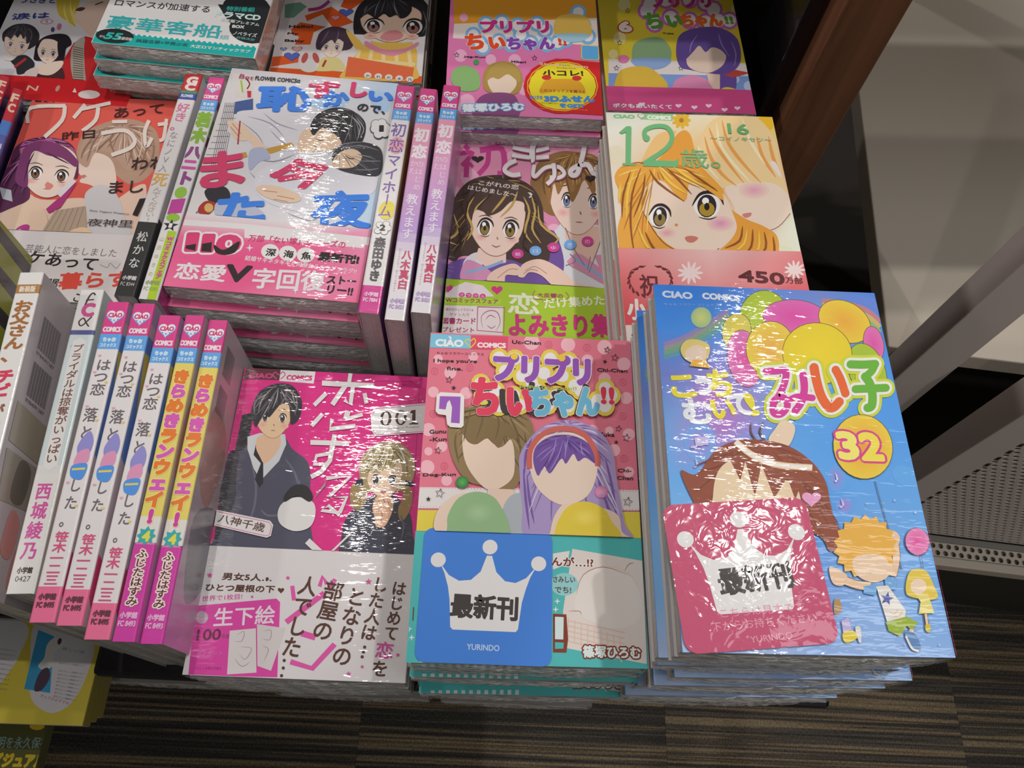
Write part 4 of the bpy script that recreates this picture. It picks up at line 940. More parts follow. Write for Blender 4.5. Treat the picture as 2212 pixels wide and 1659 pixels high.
A.lines([[(900, 400), (830, 500), (830, 620)], [(960, 380), (930, 480), (960, 640)], [(1030, 380), (1050, 460), (1110, 580)], [(1110, 400), (1160, 500), (1190, 640)], [(860, 420), (780, 520), (790, 640)]], 15, '#6a4a2a')
A.lines([[(930, 400), (890, 500), (900, 580)], [(1080, 400), (1120, 480), (1140, 560)], [(1000, 380), (1000, 480), (1010, 580)]], 10, '#ba9452')
A.poly([(1000, 1040), (1050, 1060), (1240, 1200), (1250, 1290), (960, 1130), (940, 1100)], '#c88aa8'); A.line([(990, 1080), (1240, 1250)], 18, '#7fa8cc', n=1); A.poly([(1130, 1060), (1210, 1050), (1240, 1150), (1180, 1190)], '#c88aa8')
A.lines([[(960, 1050), (1000, 1100), (930, 1130)], [(1100, 1070), (1080, 1160)], [(1180, 870), (1170, 960), (1090, 1180)], [(930, 870), (980, 1000), (1060, 1130)]], 4, '#5a6070', taper=False)
# girl, dark wavy hair with blond streaks
A.blob([(110, 1130), (240, 1080), (520, 1070), (700, 1120), (790, 1230), (780, 1260), (80, 1240)], '#6a4c96')
A.blob([(120, 900), (150, 700), (250, 560), (400, 510), (560, 520), (700, 590), (770, 720), (790, 880), (880, 950), (830, 1000), (800, 1110), (640, 1120), (540, 1090), (240, 1060), (170, 1100), (110, 1060), (130, 980)], '#43312c')
A.blob([(230, 1100), (320, 1040), (360, 1120), (230, 1230)], '#d0d0d8'); A.poly([(330, 1010), (520, 1030), (520, 1110), (380, 1140), (310, 1080)], '#e0c4b8'); A.blob([(240, 1100), (320, 1110), (420, 1180), (380, 1230), (210, 1230)], '#c98ab0'); A.line([(240, 1180), (400, 1140), (500, 1100)], 20, '#86a6cc')
A.comb([(120, 900), (150, 700), (250, 560), (400, 510), (560, 520), (700, 590), (770, 720), (790, 880), (880, 950), (640, 1120), (170, 1100), (110, 1060)], (500, 540), '#2a1e1a', '#9a7c48', 40, 8)
A.head(455, 850, 195, 215, .08, '#e2c8bc', '#9c7460', '#8a7434', 'smile', dx=.04, es=1.25)
A.blob([(240, 800), (220, 700), (300, 600), (430, 540), (560, 560), (680, 640), (700, 780), (650, 760), (640, 700), (560, 690), (480, 760), (400, 790), (360, 760), (300, 760), (270, 900)], '#4a3630')
A.lines([[(300, 660), (250, 760), (290, 880), (250, 960)], [(420, 640), (330, 720), (300, 760)], [(540, 620), (480, 700), (420, 770)], [(600, 620), (560, 720), (480, 800)], [(690, 640), (720, 760), (700, 880), (760, 980)], [(740, 720), (760, 850), (880, 950), (800, 1000)], [(160, 780), (190, 900), (120, 960), (180, 990)], [(640, 660), (680, 760), (650, 900), (700, 980)]], 17, '#b89a58')
A.lines([[(340, 600), (260, 700), (240, 820)], [(480, 570), (380, 680), (320, 740)], [(660, 900), (640, 1000), (720, 1060)], [(180, 850), (210, 960), (160, 1050)]], 12, '#2e221e')
# hands forming a heart
A.blob([(390, 1240), (430, 1170), (560, 1120), (620, 1150), (600, 1200), (520, 1200), (500, 1260)], '#dfbfb0'); A.blob([(600, 1200), (640, 1120), (760, 1090), (900, 1160), (1000, 1250), (1180, 1290), (900, 1300), (760, 1200), (680, 1180), (640, 1215)], '#dfc0b2')
A.lines([[(460, 1220), (540, 1160), (600, 1160)], [(650, 1170), (720, 1140), (800, 1190)], [(640, 1190), (690, 1160), (740, 1170)]], 4, '#9c6a58', taper=False)
for x, y, c in ((600, 1053, '#c4408e'), (722, 1032, '#6ca4dc'), (846, 1008, '#c4408e'), (962, 988, '#6ca4dc'), (1080, 966, '#c4408e')): A.circ(x, y, 41, c, 34)
for ch, x, y in (('朝', 600, 1053), ('日', 722, 1032), ('ゆ', 846, 1008), ('き', 962, 988), ('の', 1080, 966)): A.T(ch, x - 17, y + 15, x + 17, y + 15, 30, '#e2c8d8')
A.V_('はじめましたー', 240, 600, 241, 601, 1, '#ffffff') if False else None
A.T('こがれの恋', 330, 578, 605, 612, 42, '#d8d0d0', edge=1); A.T('はじめました〜', 255, 610, 590, 665, 40, '#d8d0d0', edge=1); A.T('♪', 680, 670, 715, 650, 46, '#d8d0d0')
# big white title
TW = '#dad4d8'
for P, w_ in (([(565, 320), (700, 345), (815, 322)], 26), ([(560, 375), (700, 392), (815, 385)], 26), ([(725, 262), (700, 330), (700, 400), (690, 410)], 38), ([(590, 410), (530, 440), (510, 480), (560, 510), (620, 505)], 30),
              ([(715, 440), (705, 500), (722, 520), (790, 460), (880, 455), (920, 500), (880, 530), (820, 525)], 26), ([(845, 430), (850, 520), (800, 575)], 28),
              ([(1060, 310), (1040, 400), (1010, 500), (970, 510), (965, 480), (1010, 450), (1080, 440), (1120, 500), (1170, 515), (1222, 500)], 34)):
    A.line([(x + 5, y + 6) for x, y in P], w_ + 5, '#8a4a64'); A.line(P, w_, TW)
A.heart(1172, 425, 28, '#2a1c22', 20); A.heart(1100, 532, 36, '#2a1c22', 24)
A.build('cover_print', b.mat, b.cover)
A = top_art(b, True); A.view(930, 220, 3.189)
A.fill('#9fc02c')
A.poly([(130, 1290), (240, 1240), (360, 1265), (440, 1340), (80, 1350)], '#ddd0d4'); A.poly([(45, 1400), (500, 1410), (495, 1640), (30, 1640)], '#ddd2d4'); A.poly([(90, 1345), (490, 1360), (480, 1400), (80, 1390)], '#a9c83e')
A.heart(120, 1285, 34, '#c8307c', 30); A.heart(458, 1295, 40, '#c8307c', 34); A.heart(1245, 1350, 26, '#c8307c')
for i, ch in enumerate('ミラクル'): A.circ(215 + i * 48, 1330 + i * 3, 21, '#c8408a', 17); A.T(ch, 203 + i * 48, 1341 + i * 3, 228 + i * 48, 1341 + i * 3, 22, '#e8d8e0')
A.T('Wコミックスフェア', 105, 1380, 465, 1392, 36, '#8a2a54', edge=1); A.T('描きおろしイラスト&', 105, 1438, 295, 1444, 22, '#9a4060'); A.T('サイン入り', 130, 1475, 265, 1477, 24, '#9a4060')
A.T('図書カード', 82, 1530, 310, 1532, 50, '#a83464', edge=1.5); A.T('プレゼント', 82, 1585, 300, 1590, 40, '#a83464', edge=1)
A.line([(325, 1412), (510, 1418), (505, 1590), (320, 1575), (325, 1412)], 6, '#b04878', n=1); A.lines([[(360, 1560), (350, 1480), (400, 1440), (460, 1450), (480, 1520), (450, 1580)], [(380, 1500), (410, 1470), (450, 1490)], [(390, 1540), (420, 1560), (450, 1540)]], 6, '#b85a84')
A.T('恋', 535, 1455, 745, 1465, 165, '#dde0c4', edge=5); A.T('大反響の', 735, 1345, 912, 1352, 34, '#a03a5c', edge=1); A.line([(720, 1300), (705, 1330), (720, 1358), (770, 1362), (775, 1380), (800, 1362), (920, 1368), (950, 1340), (930, 1310)], 4, '#a03a5c')
A.T('だけ集めた', 785, 1425, 1205, 1400, 80, '#dde0c4', edge=2.5); A.T('よみきり集', 545, 1612, 1250, 1620, 178, '#bf2f74', edge=7)
A.build('band_print', b.mat, b.obi)
stack_under(b, .0020, .3267, -.4366, D(4.2), 5, '{} from the top of the pink couple comics with lime bands', 'pink couple comics')

# ---- white and orange comic "12"
t2 = .0127
b = make_book(M_lie(.1059, .3147, -.384, D(7.2), t2), t2, ('#e0c9a8', '#b03a3c', '#d8d4d4'),
    'orange comic numbered 12 with two blond heads, behind the blue balloon comic', 'orange comics numbered 12', amp=.6, seed=5, tint=True)
b.vt = -.0215; b.obi = shell('paper_band', b.w, b.t, -b.h / 2 - .0001, b.vt, ('#d27478', '#c05a60', '#d27478'), b.mat, b.root, off=.00022, th=.0002)
A = top_art(b); A.view(1290, 220, 3.19)
A.grad([['#dfe2d6', '#d9dccb', '#e3d5b4', '#e0c44a'], ['#e2dfd4', '#e0cda6', '#e2bf88', '#e2c58a'], ['#dfd6c8', '#e3ba6e', '#e0a860', '#e3b888'], ['#dfd2c6', '#dfb070', '#e0b48c', '#e2c3a4'], ['#dcd6ce', '#dfc0a0', '#e0caba', '#d8dcca'], ['#dcd6ce', '#dfc0a0', '#e0caba', '#d8dcca']])
A.shade(130, 370, 60, 70, '#b6cc8c', '#dcd4bc'); A.shade(1280, 1060, 90, 70, '#8fbf7c', '#d2d8bc')
A.poly([(308, 62), (525, 66), (520, 132), (300, 122)], '#8cc68e'); A.T('CIAO', 115, 112, 258, 115, 30, '#7dbf84', edge=3.5); A.heart(305, 100, 30, '#9a9a8c', 22); A.heart(305, 98, 22, '#dcdcd0', 15); A.T('COMICS', 348, 118, 508, 124, 32, '#e2e6da', edge=3.5)
for i in range(9):
    a = i * .698; A.circ(580 + 36 * math.cos(a), 128 + 30 * math.sin(a), 30, '#dcae34', 14, a)
A.circ(580, 128, 16, '#a87a2a')
A.blob([(1090, 130), (1180, 95), (1210, 180), (1140, 190)], '#e2b62c')
# boy's pale head on the right
A.blob([(700, 300), (760, 160), (900, 85), (1100, 110), (1220, 260), (1270, 480), (1320, 700), (1300, 800), (1100, 560), (900, 600), (800, 560), (700, 480)], '#e3c794')
A.blob([(880, 600), (1000, 560), (1200, 560), (1310, 640), (1335, 760), (1240, 880), (1150, 890), (1050, 830), (960, 800), (940, 720)], '#e2cfc0')
A.shade(1080, 610, 110, 60, '#d99ab4', '#e2cab8'); A.line([(1330, 770), (1250, 860), (1150, 890), (1060, 840), (960, 810)], 5, '#7a4a3a'); A.blob([(1000, 775), (1060, 765), (1055, 790), (1020, 800)], '#c88078')
A.lines([[(770, 180), (820, 300), (900, 420), (1010, 560)], [(860, 130), (900, 280), (1000, 420), (1130, 560)], [(740, 240), (780, 380), (860, 500), (960, 580)], [(1100, 240), (1140, 380), (1230, 520)], [(1180, 240), (1210, 380), (1260, 500)]], 24, '#dc9a50')
A.lines([[(820, 150), (850, 300), (940, 430), (1060, 560)], [(1000, 120), (1060, 280), (1160, 440)], [(690, 300), (740, 420), (840, 540)]], 22, '#e8dcb8')
A.blob([(1190, 420), (1230, 420), (1270, 520), (1240, 500)], '#dfd6d0')
# girl with orange hair
A.blob([(150, 600), (240, 460), (420, 400), (560, 215), (640, 225), (700, 420), (860, 600), (880, 700), (1010, 800), (1150, 860), (1240, 930), (1240, 1060), (1120, 1110), (900, 1060), (740, 1100), (420, 1110), (180, 1110), (150, 900), (170, 760)], '#dd9a3c')
A.blob([(540, 220), (440, 330), (330, 400), (300, 420), (400, 240), (520, 200)], '#e4bc7c')
A.blob([(330, 560), (420, 470), (600, 500), (760, 560), (870, 640), (930, 760), (960, 880), (880, 990), (740, 1070), (600, 1040), (470, 970), (380, 860), (310, 740), (310, 640)], '#e1ccbb')
A.line([(310, 750), (390, 890), (480, 990), (620, 1050), (745, 1075), (840, 1010)], 6, '#7a4a2a')
A.shade(850, 840, 95, 55, '#d68ab4', '#e0c4b8'); A.shade(480, 905, 70, 40, '#dd9aa4', '#e1ccbb'); A.circ(545, 850, 12, '#c8914c', 10)
A.eye(755, 715, 92, 88, '#a8882c', .05, look=0); A.eye(425, 790, 66, 76, '#8f7a44', .15, look=.1)
A.blob([(605, 935), (650, 925), (695, 940), (660, 970), (620, 965)], '#c4756a')
A.blob([(120, 520), (200, 430), (350, 440), (560, 440), (700, 470), (820, 560), (870, 680), (760, 610), (640, 560), (610, 680), (540, 640), (470, 560), (400, 540), (330, 600), (310, 720), (270, 860), (330, 1000), (400, 1100), (200, 1100), (140, 900), (180, 700)], '#dfa040')
A.comb([(120, 520), (200, 430), (350, 440), (560, 440), (700, 470), (820, 560), (870, 680), (640, 560), (470, 560), (330, 600), (270, 860), (330, 1000), (200, 1100), (140, 900)], (400, 430), '#b0702c', '#ecd070', 34, 9)
A.lines([[(360, 470), (420, 560), (600, 690)], [(300, 460), (240, 640), (230, 860), (260, 1080)], [(230, 480), (180, 640), (170, 800)], [(480, 460), (560, 540), (650, 640)], [(600, 460), (700, 530), (830, 620)], [(330, 500), (310, 640), (250, 800)], [(330, 900), (380, 1000), (460, 1090)], [(1000, 860), (980, 960), (880, 1010)], [(1070, 880), (1060, 1000), (980, 1090)], [(1150, 900), (1160, 1010), (1080, 1100)], [(1210, 930), (1220, 1030), (1180, 1090)]], 15, '#8a5220')
A.lines([[(260, 470), (210, 620), (200, 820)], [(420, 460), (500, 560), (620, 640)], [(160, 560), (150, 700)], [(520, 450), (620, 520), (740, 590)], [(280, 860), (330, 980), (420, 1090)], [(1110, 890), (1110, 1010), (1040, 1100)], [(1030, 880), (1010, 980), (930, 1050)]], 18, '#e6c04c')
# numerals
GR = '#6cb27a'
for x in (0, 1):
    A.line([(215 + x * 3, 180), (213, 430)], 34, GR, n=1)
A.poly([(150, 215), (200, 172), (232, 172), (228, 200), (170, 225)], GR); A.poly([(175, 425), (262, 430), (262, 445), (175, 440)], GR)
A.line([(330, 255), (330, 200), (400, 172), (480, 180), (515, 240), (490, 310), (400, 380), (320, 430)], 30, GR); A.circ(340, 255, 22, GR); A.poly([(315, 430), (340, 405), (530, 412), (560, 395), (550, 455), (315, 448)], GR)
A.T('歳。', 580, 455, 850, 465, 165, '#7cb07c', edge=1.5)
A.T('16', 905, 222, 1045, 230, 90, '#62a86c', edge=2.5); A.T('〜コイノキセツ〜', 780, 268, 1200, 282, 36, '#8cb890', edge=.6)
A.build('cover_print', b.mat, b.cover)
A = top_art(b, True); A.view(1290, 220, 3.19)
A.grad([['#d9838a', '#e0bab8', '#d68084'], ['#d5676c', '#dc9a9c', '#d26a70'], ['#cc4c54', '#d0595f', '#cc5058'], ['#cc4c54', '#d0595f', '#cc5058']])
DK = '#6a2a30'
for s_ in (-1, 1):
    A.line([(365 + s_ * 30, 1130), (365 + s_ * 125, 1160), (365 + s_ * 145, 1230), (365 + s_ * 100, 1320)], 6, DK)
    for i in range(9):
        a = -1.15 + i * .3; A.circ(365 + s_ * 148 * math.cos(a), 1235 + 108 * math.sin(a), 20, DK, 8, s_ * (a + 1.1))
A.T('祝', 300, 1335, 430, 1340, 170, DK, edge=3)
A.T('450', 980, 1235, 1290, 1260, 88, '#5a2228', edge=6); A.T('万部', 1300, 1250, 1418, 1258, 50, '#5a2228', edge=1)
for cx, cy, r in ((640, 1180, 90), (1360, 1160, 75)):
    for i in range(11): a = i * .571; A.circ(cx + r * .5 * math.cos(a), cy + r * .4 * math.sin(a), r * .5, '#e4cfcf', r * .13, a)
A.T('小', 215, 1500, 340, 1505, 160, '#dcd4d0', edge=7); A.poly([(195, 1540), (420, 1540), (420, 1700), (180, 1700)], '#d8ccca'); A.T('学館', 240, 1640, 350, 1640, 50, '#5a2a30', edge=2)
A.build('band_print', b.mat, b.obi)
stack_under(b, .1059, .3147, -.384, D(7.2), 9, '{} from the top of the orange comics numbered 12', 'orange comics numbered 12')

# ---- white comic with blue and crimson brush title, pink band
tH = .0122
hx, hy, hz = -.1531, .3163, -.3923
b = make_book(M_lie(hx, hy, hz, D(2.3), tH), tH, ('#d4d0d4', '#d4d0d4', '#d8d4d4'),
    'white comic with blue and crimson brush lettering and a pink 110 band', 'brush lettered comics with pink bands', amp=1.1, seed=6)
b.vt = -.0345; b.obi = shell('paper_band', b.w, b.t, -b.h / 2 - .0001, b.vt, ('#dc5c8c', '#dc5c8c', '#dc5c8c'), b.mat, b.root, off=.00022, th=.0002)
A = top_art(b); A.view(360, 140, 2.676)
A.grad([['#c4c0c8', '#cfccd2', '#cfcdd4', '#a8c4e0'], ['#cfccd0', '#d6d4d8', '#d2d0d8', '#d4d6da'], ['#d2ced0', '#cfccd6', '#d0ced6', '#d4d2d6'], ['#d6d2d4', '#d0ced8', '#d4d2da', '#d6d4d8'], ['#d6d2d4', '#d4d2da', '#d8d6da', '#b8cfe6'], ['#d6d2d4', '#d4d2da', '#d8d6da', '#b8cfe6']])
A.poly([(380, 45), (500, 60), (500, 200), (400, 190), (385, 140)], '#cfcac8'); A.poly([(395, 215), (500, 195), (500, 280), (385, 285)], '#425a94'); A.line([(430, 90), (440, 160)], 10, '#96b83c', n=1); A.poly([(465, 150), (490, 152), (488, 190), (468, 190)], '#c02a44'); A.line([(460, 80), (480, 110), (465, 140)], 8, '#7a2a34')
A.blob([(840, 200), (1050, 190), (1000, 260), (860, 250)], '#a9c6e6'); A.blob([(1180, 150), (1290, 180), (1280, 270), (1200, 260)], '#a9c6e6'); A.poly([(1180, 920), (1180, 1000), (1040, 1010)], '#a8c6ea')
for i in range(9): A.line([(340 - i * 14, 240 + i * 35), (430 - i * 14, 240 + i * 35)], 3, '#6a6670', n=1); 
for i in range(7): A.line([(380 - i * 2 + i * 12 - 40, 220), (250 + i * 12, 620)], 3, '#6a6670', n=1)
# shirt, arms, belts
A.blob([(420, 270), (560, 260), (740, 260), (830, 320), (820, 460), (700, 500), (560, 470), (440, 430), (350, 380), (400, 310)], '#d3d1da')
A.lines([[(470, 300), (600, 340), (680, 420)], [(560, 280), (640, 340), (760, 380)], [(430, 330), (520, 400), (560, 460)], [(600, 380), (660, 440), (720, 480)], [(480, 620), (560, 700), (640, 720)], [(560, 600), (680, 640), (760, 620)], [(500, 540), (620, 560), (740, 520)], [(700, 860), (820, 900), (900, 880)], [(640, 800), (760, 820), (860, 800)]], 7, '#9894a8')
A.poly([(560, 490), (720, 450), (740, 470), (600, 515)], '#c09440'); A.poly([(380, 520), (460, 505), (468, 535), (390, 548)], '#c09440')
A.blob([(430, 340), (500, 400), (560, 460), (570, 520), (520, 530), (480, 440), (400, 390)], '#dfc4ae'); A.blob([(350, 330), (400, 330), (470, 400), (460, 440), (400, 430), (370, 380)], '#dfc4ae'); A.lines([[(380, 340), (430, 400)], [(370, 360), (420, 420)]], 4, '#a87a62', taper=False)
A.line([(425, 325), (412, 460)], 9, '#a83a4c', n=1); A.blob([(480, 500), (560, 480), (600, 540), (540, 560), (480, 610)], '#a9b0cc')
A.blob([(530, 620), (700, 560), (860, 560), (960, 600), (1180, 640), (1220, 680), (1160, 760), (860, 850), (640, 820), (520, 740)], '#d6d5de')
A.blob([(760, 440), (790, 380), (830, 380), (880, 440), (860, 500), (760, 500)], '#dcbfa8')
# man with black hair
A.blob([(820, 370), (900, 350), (1000, 370), (1020, 440), (960, 490), (880, 500), (820, 470)], '#dfc2a8')
A.blob([(830, 360), (870, 290), (960, 250), (1060, 260), (1140, 320), (1150, 390), (1120, 460), (1060, 470), (1020, 470), (1000, 430), (940, 380), (890, 370), (850, 410)], '#2e2d31')
A.comb([(830, 360), (870, 290), (960, 250), (1060, 260), (1140, 320), (1150, 390), (1120, 460), (1020, 470), (940, 380), (850, 410)], (1080, 270), '#66636a', '#8f8c92', 26, 4)
A.lines([[(900, 300), (960, 340), (1000, 420)], [(960, 280), (1040, 340), (1060, 440)], [(1040, 280), (1100, 340), (1110, 430)], [(870, 330), (910, 350), (960, 400)]], 7, '#77747c'); A.lines([[(1070, 300), (1120, 360), (1100, 440)], [(1100, 310), (1140, 370), (1120, 420)]], 5, '#b4b2b8')
A.lines([[(860, 430), (890, 440), (920, 430)], [(850, 470), (870, 475)]], 5, '#6a4a40')
# woman with long dark hair
A.blob([(960, 520), (1020, 470), (1130, 450), (1230, 480), (1250, 560), (1225, 640), (1120, 640), (980, 600)], '#3a3a40')
A.blob([(955, 575), (1000, 510), (1080, 490), (1130, 530), (1090, 590), (1000, 600)], '#dfc2a8'); A.comb([(960, 520), (1020, 470), (1130, 450), (1230, 480), (1250, 560), (1225, 640), (1120, 640), (980, 600)], (1000, 500), '#6a686e', '#8f8c92', 18, 4)
A.lines([[(930, 520), (1030, 460), (1150, 450)], [(1000, 490), (1120, 470), (1230, 500)], [(1110, 560), (1180, 560), (1240, 560)], [(1080, 610), (1180, 610), (1230, 600)]], 7, '#7c7a82'); A.lines([[(1030, 525), (1060, 545), (1090, 545)]], 6, '#3a2a2a')
A.blob([(520, 710), (620, 700), (760, 750), (770, 790), (680, 800), (560, 760)], '#dfc4ae'); A.lines([[(560, 730), (640, 740)], [(640, 760), (740, 780)], [(620, 780), (700, 795)]], 4, '#a87a62', taper=False)
A.blob([(220, 740), (260, 710), (340, 710), (370, 760), (340, 800), (260, 800)], '#2f2e34'); A.blob([(185, 830), (230, 790), (290, 810), (240, 870), (195, 870)], '#a83430'); A.circ(245, 830, 26, '#d0b06a'); A.lines([[(110, 890), (160, 870), (200, 830)], [(120, 900), (130, 870)], [(140, 892), (150, 862)]], 5, '#3a3a40')
A.blob([(290, 800), (440, 790), (560, 860), (560, 930), (420, 920), (300, 900)], '#b4b9d0'); A.poly([(440, 880), (560, 900), (600, 940), (400, 925)], '#2c2c48')
A.T('FLOWER COMICSα', 512, 90, 770, 108, 30, '#2a2a30', edge=1); A.T('Bet', 418, 80, 500, 92, 34, '#a83a60')
BL, RD = '#3f7fe0', '#cf3f6c'
for s_, P_, c_, e_ in (('恥', (525, 268, 825, 268, 185), BL, 12), ('ず', (820, 190, 990, 195, 125), RD, 8), ('か', (910, 240, 1050, 235, 110), BL, 8), ('し', (1065, 185, 1150, 190, 105), RD, 9), ('い', (1170, 205, 1300, 215, 62), BL, 9),
                       ('ま', (205, 715, 445, 690, 255), RD, 13), ('た', (305, 920, 560, 900, 210), BL, 13), ('今', (620, 740, 945, 690, 215), RD, 12), ('夜', (840, 955, 1170, 945, 270), BL, 12)):
    A.T(s_, *P_, c_, edge=e_)
A.T('ので、', 1100, 268, 1260, 290, 56, '#33303a', edge=2.5); A.dots([(1210, 350, 30), (1245, 345, 30), (1270, 370, 28), (1265, 400, 28), (1225, 405, 30), (1200, 375, 25)], 30, '#3a363c'); A.dots([(1210, 350, 27), (1245, 345, 27), (1268, 370, 25), (1262, 398, 25), (1225, 402, 27), (1202, 375, 22), (1235, 375, 35)], 30, '#dcdadc'); A.T('1', 1232, 390, 1252, 390, 44, '#2a2a2e', edge=4)
A.build('cover_print', b.mat, b.cover)
A = top_art(b, True); A.view(360, 140, 2.676)
A.grad([['#d9d6d8', '#d8d4d8', '#d8d4d8', '#dfa0bc'], ['#dc6894', '#dd5e90', '#dd5a8e', '#dd86aa'], ['#dc5a8c', '#dc4e84', '#dc5a8c', '#df7fa4'], ['#df6e98', '#dd5c8e', '#df86a8', '#df6c98']], ys=[0, .33, .6, 1.0])
A.poly([(60, 925), (450, 950), (450, 1000), (800, 1030), (1140, 1060), (1140, 1040), (1190, 1040), (1190, 1000), (460, 920), (60, 890)], '#dad6d8')
A.TT([('1', (112, 1072, 165, 1072, 118), '#cf3f74', 13), ('1', (205, 1077, 258, 1077, 114), '#cf3f74', 13), ('0', (290, 1080, 415, 1080, 112), '#cf3f74', 13)], out=26, outcol='#dcd8da')
A.poly([(112, 1045), (170, 1035), (165, 1075), (108, 1062)], '#2c2428'); A.poly([(205, 1035), (262, 1025), (258, 1082), (200, 1078)], '#2c2428'); A.blob([(275, 1040), (330, 1070), (420, 1020), (400, 1080), (340, 1100), (285, 1085)], '#2c2428')
A.T('万部「ない嫁」シリーズの', 470, 1020, 1030, 1060, 48, '#c83c70', edge=1.5)
for i, ch in enumerate('深海魚'): A.circ(598 + i * 103, 1080 + i * 10, 52, '#dddada', 44); A.T(ch, 570 + i * 103, 1104 + i * 10, 626 + i * 103, 1108 + i * 10, 52, '#2c2428', edge=2)
A.T('最新刊!', 875, 1130, 1105, 1152, 58, '#2c2428', edge=4); A.T('結婚サギネタギキを同僚からのラブフラグ!?', 450, 1130, 1095, 1210, 36, '#e3d4dc', edge=.6)
A.T('恋愛', 40, 1235, 330, 1255, 115, '#ddd4da', edge=4); A.T('V', 335, 1245, 470, 1255, 105, '#30242a', edge=9); A.T('字回復', 490, 1290, 905, 1310, 140, '#ddd4da', edge=4)
A.T('ストー', 925, 1262, 1090, 1275, 52, '#30242a', edge=2.5); A.T('リー!!', 925, 1320, 1070, 1335, 55, '#30242a', edge=2.5)
for x, y, r in ((480, 1060, 24), (745, 1305, 22), (1080, 1050, 22)): A.star(x, y, r, '#e6dde0', 4, .25)
A.build('band_print', b.mat, b.obi)
stack_under(b, hx, hy, hz, D(2.3), 8, '{} from the top of the stack of brush lettered comics', 'brush lettered comics with pink bands',
            {1: (-.001, -.0052), 2: (.0015, -.0015), 3: (.001, -.0068), 4: (.0005, -.003), 5: (.001, -.0062)})

# ---- salmon red comic on the left
tW = .0123
wp = at(74, 203, -.44); wx, wy = place(wp, D(5.6), .112, .174, -1, 1)
b = make_book(M_lie(wx, wy, -.44, D(5.6), tW), tW, ('#d65a50', '#d65a50', '#d8d4d4'),
    'salmon red comic with large white title and a drawn couple, upper left', 'salmon red comics', amp=.5, seed=7)
b.vt = -.0335; b.obi = shell('paper_band', b.w, b.t, -b.h / 2 - .0001, b.vt, ('#d6cfd0', '#d6cfd0', '#d6cfd0'), b.mat, b.root, off=.00022, th=.0002)
A = top_art(b); A.view(0, 180, 3.19)
A.fill('#d65a50')
A.poly([(250, 85), (385, 88), (375, 135), (240, 130)], '#2a2022'); A.T('FC', 290, 128, 365, 130, 36, '#c04c3c', edge=4); A.T('FLOWER COMICS', 400, 130, 632, 135, 30, '#4a2624', edge=1.5)
A.blob([(-60, 900), (-20, 720), (120, 700), (280, 800), (560, 790), (740, 830), (960, 700), (1010, 760), (960, 1150), (-80, 1150)], '#dfc2b0')
A.blob([(540, 420), (600, 330), (760, 260), (920, 250), (1060, 310), (1100, 420), (1080, 560), (1000, 660), (920, 690), (860, 680), (700, 560), (600, 600), (530, 540)], '#b08f7c')
A.blob([(530, 560), (640, 480), (760, 520), (800, 640), (780, 760), (620, 700), (550, 680), (560, 640), (500, 575)], '#e0cbbf'); A.lines([[(540, 600), (500, 578), (540, 540)], [(550, 660), (600, 640)]], 4, '#a07060', taper=False); A.blob([(550, 640), (590, 630), (580, 655)], '#c8756c')
A.blob([(540, 520), (600, 360), (740, 300), (900, 320), (960, 420), (960, 560), (880, 600), (820, 540), (760, 480), (680, 470), (640, 500), (600, 580)], '#b59583')
A.comb([(540, 520), (600, 360), (740, 300), (900, 290), (1060, 320), (1090, 430), (1060, 560), (960, 640), (880, 600), (760, 480), (640, 500)], (860, 290), '#8a6c5c', '#d2bcae', 34, 9)
A.lines([[(700, 330), (640, 420), (600, 540)], [(800, 310), (760, 400), (800, 500)], [(900, 320), (920, 420), (880, 560)], [(1000, 330), (1010, 450), (960, 600)], [(1060, 400), (1050, 520), (960, 640)], [(650, 360), (580, 460), (560, 520)]], 14, '#8f7262')
A.lines([[(740, 310), (690, 400), (660, 480)], [(860, 300), (860, 420), (860, 520)], [(960, 310), (980, 430), (940, 560)]], 10, '#d0b8a8')
A.blob([(590, 760), (700, 700), (800, 760), (860, 920), (900, 1080), (640, 1080), (600, 900)], '#c9c6ca')
A.blob([(-20, 720), (60, 560), (110, 440), (230, 380), (380, 380), (500, 430), (540, 560), (530, 660), (460, 600), (380, 640), (220, 700), (200, 800), (80, 860), (-60, 900)], '#5c2c50')
A.blob([(140, 430), (260, 385), (420, 400), (520, 470), (500, 560), (400, 500), (300, 520), (180, 560)], '#a8568c'); A.lines([[(260, 400), (220, 500), (150, 640), (60, 760)], [(330, 400), (340, 480), (420, 560)], [(400, 410), (450, 480), (520, 570)], [(200, 430), (130, 560), (40, 700)]], 14, '#3c1c38'); A.lines([[(230, 400), (180, 500), (120, 620)], [(370, 400), (420, 460), (470, 520)]], 14, '#c884b0')
A.comb([(-20, 720), (60, 560), (110, 440), (230, 380), (380, 380), (500, 430), (540, 560), (200, 800), (80, 860)], (300, 390), '#3a1a36', '#b070a0', 34, 9)
A.head(330, 610, 200, 180, .12, '#e4cfc4', '#9a6a5c', '#7a5440', 'none', dx=.04, es=1.05, blush='#e0a49c'); A.blob([(315, 695), (345, 690), (370, 710), (345, 735), (320, 728)], '#d8807c')
A.blob([(200, 560), (240, 470), (330, 500), (430, 520), (520, 580), (540, 540), (440, 440), (300, 400), (180, 440), (130, 560), (110, 680), (190, 720)], '#7c3c6c'); A.lines([[(240, 480), (200, 560), (170, 680)], [(320, 480), (400, 520), (480, 560)]], 10, '#4a2040')
A.poly([(0, 720), (80, 740), (90, 820), (20, 800)], '#b8bcc4'); A.poly([(320, 870), (400, 800), (520, 700), (540, 680), (420, 860), (340, 900)], '#a83478'); A.poly([(390, 760), (500, 660), (530, 680), (420, 790)], '#d8d0d4')
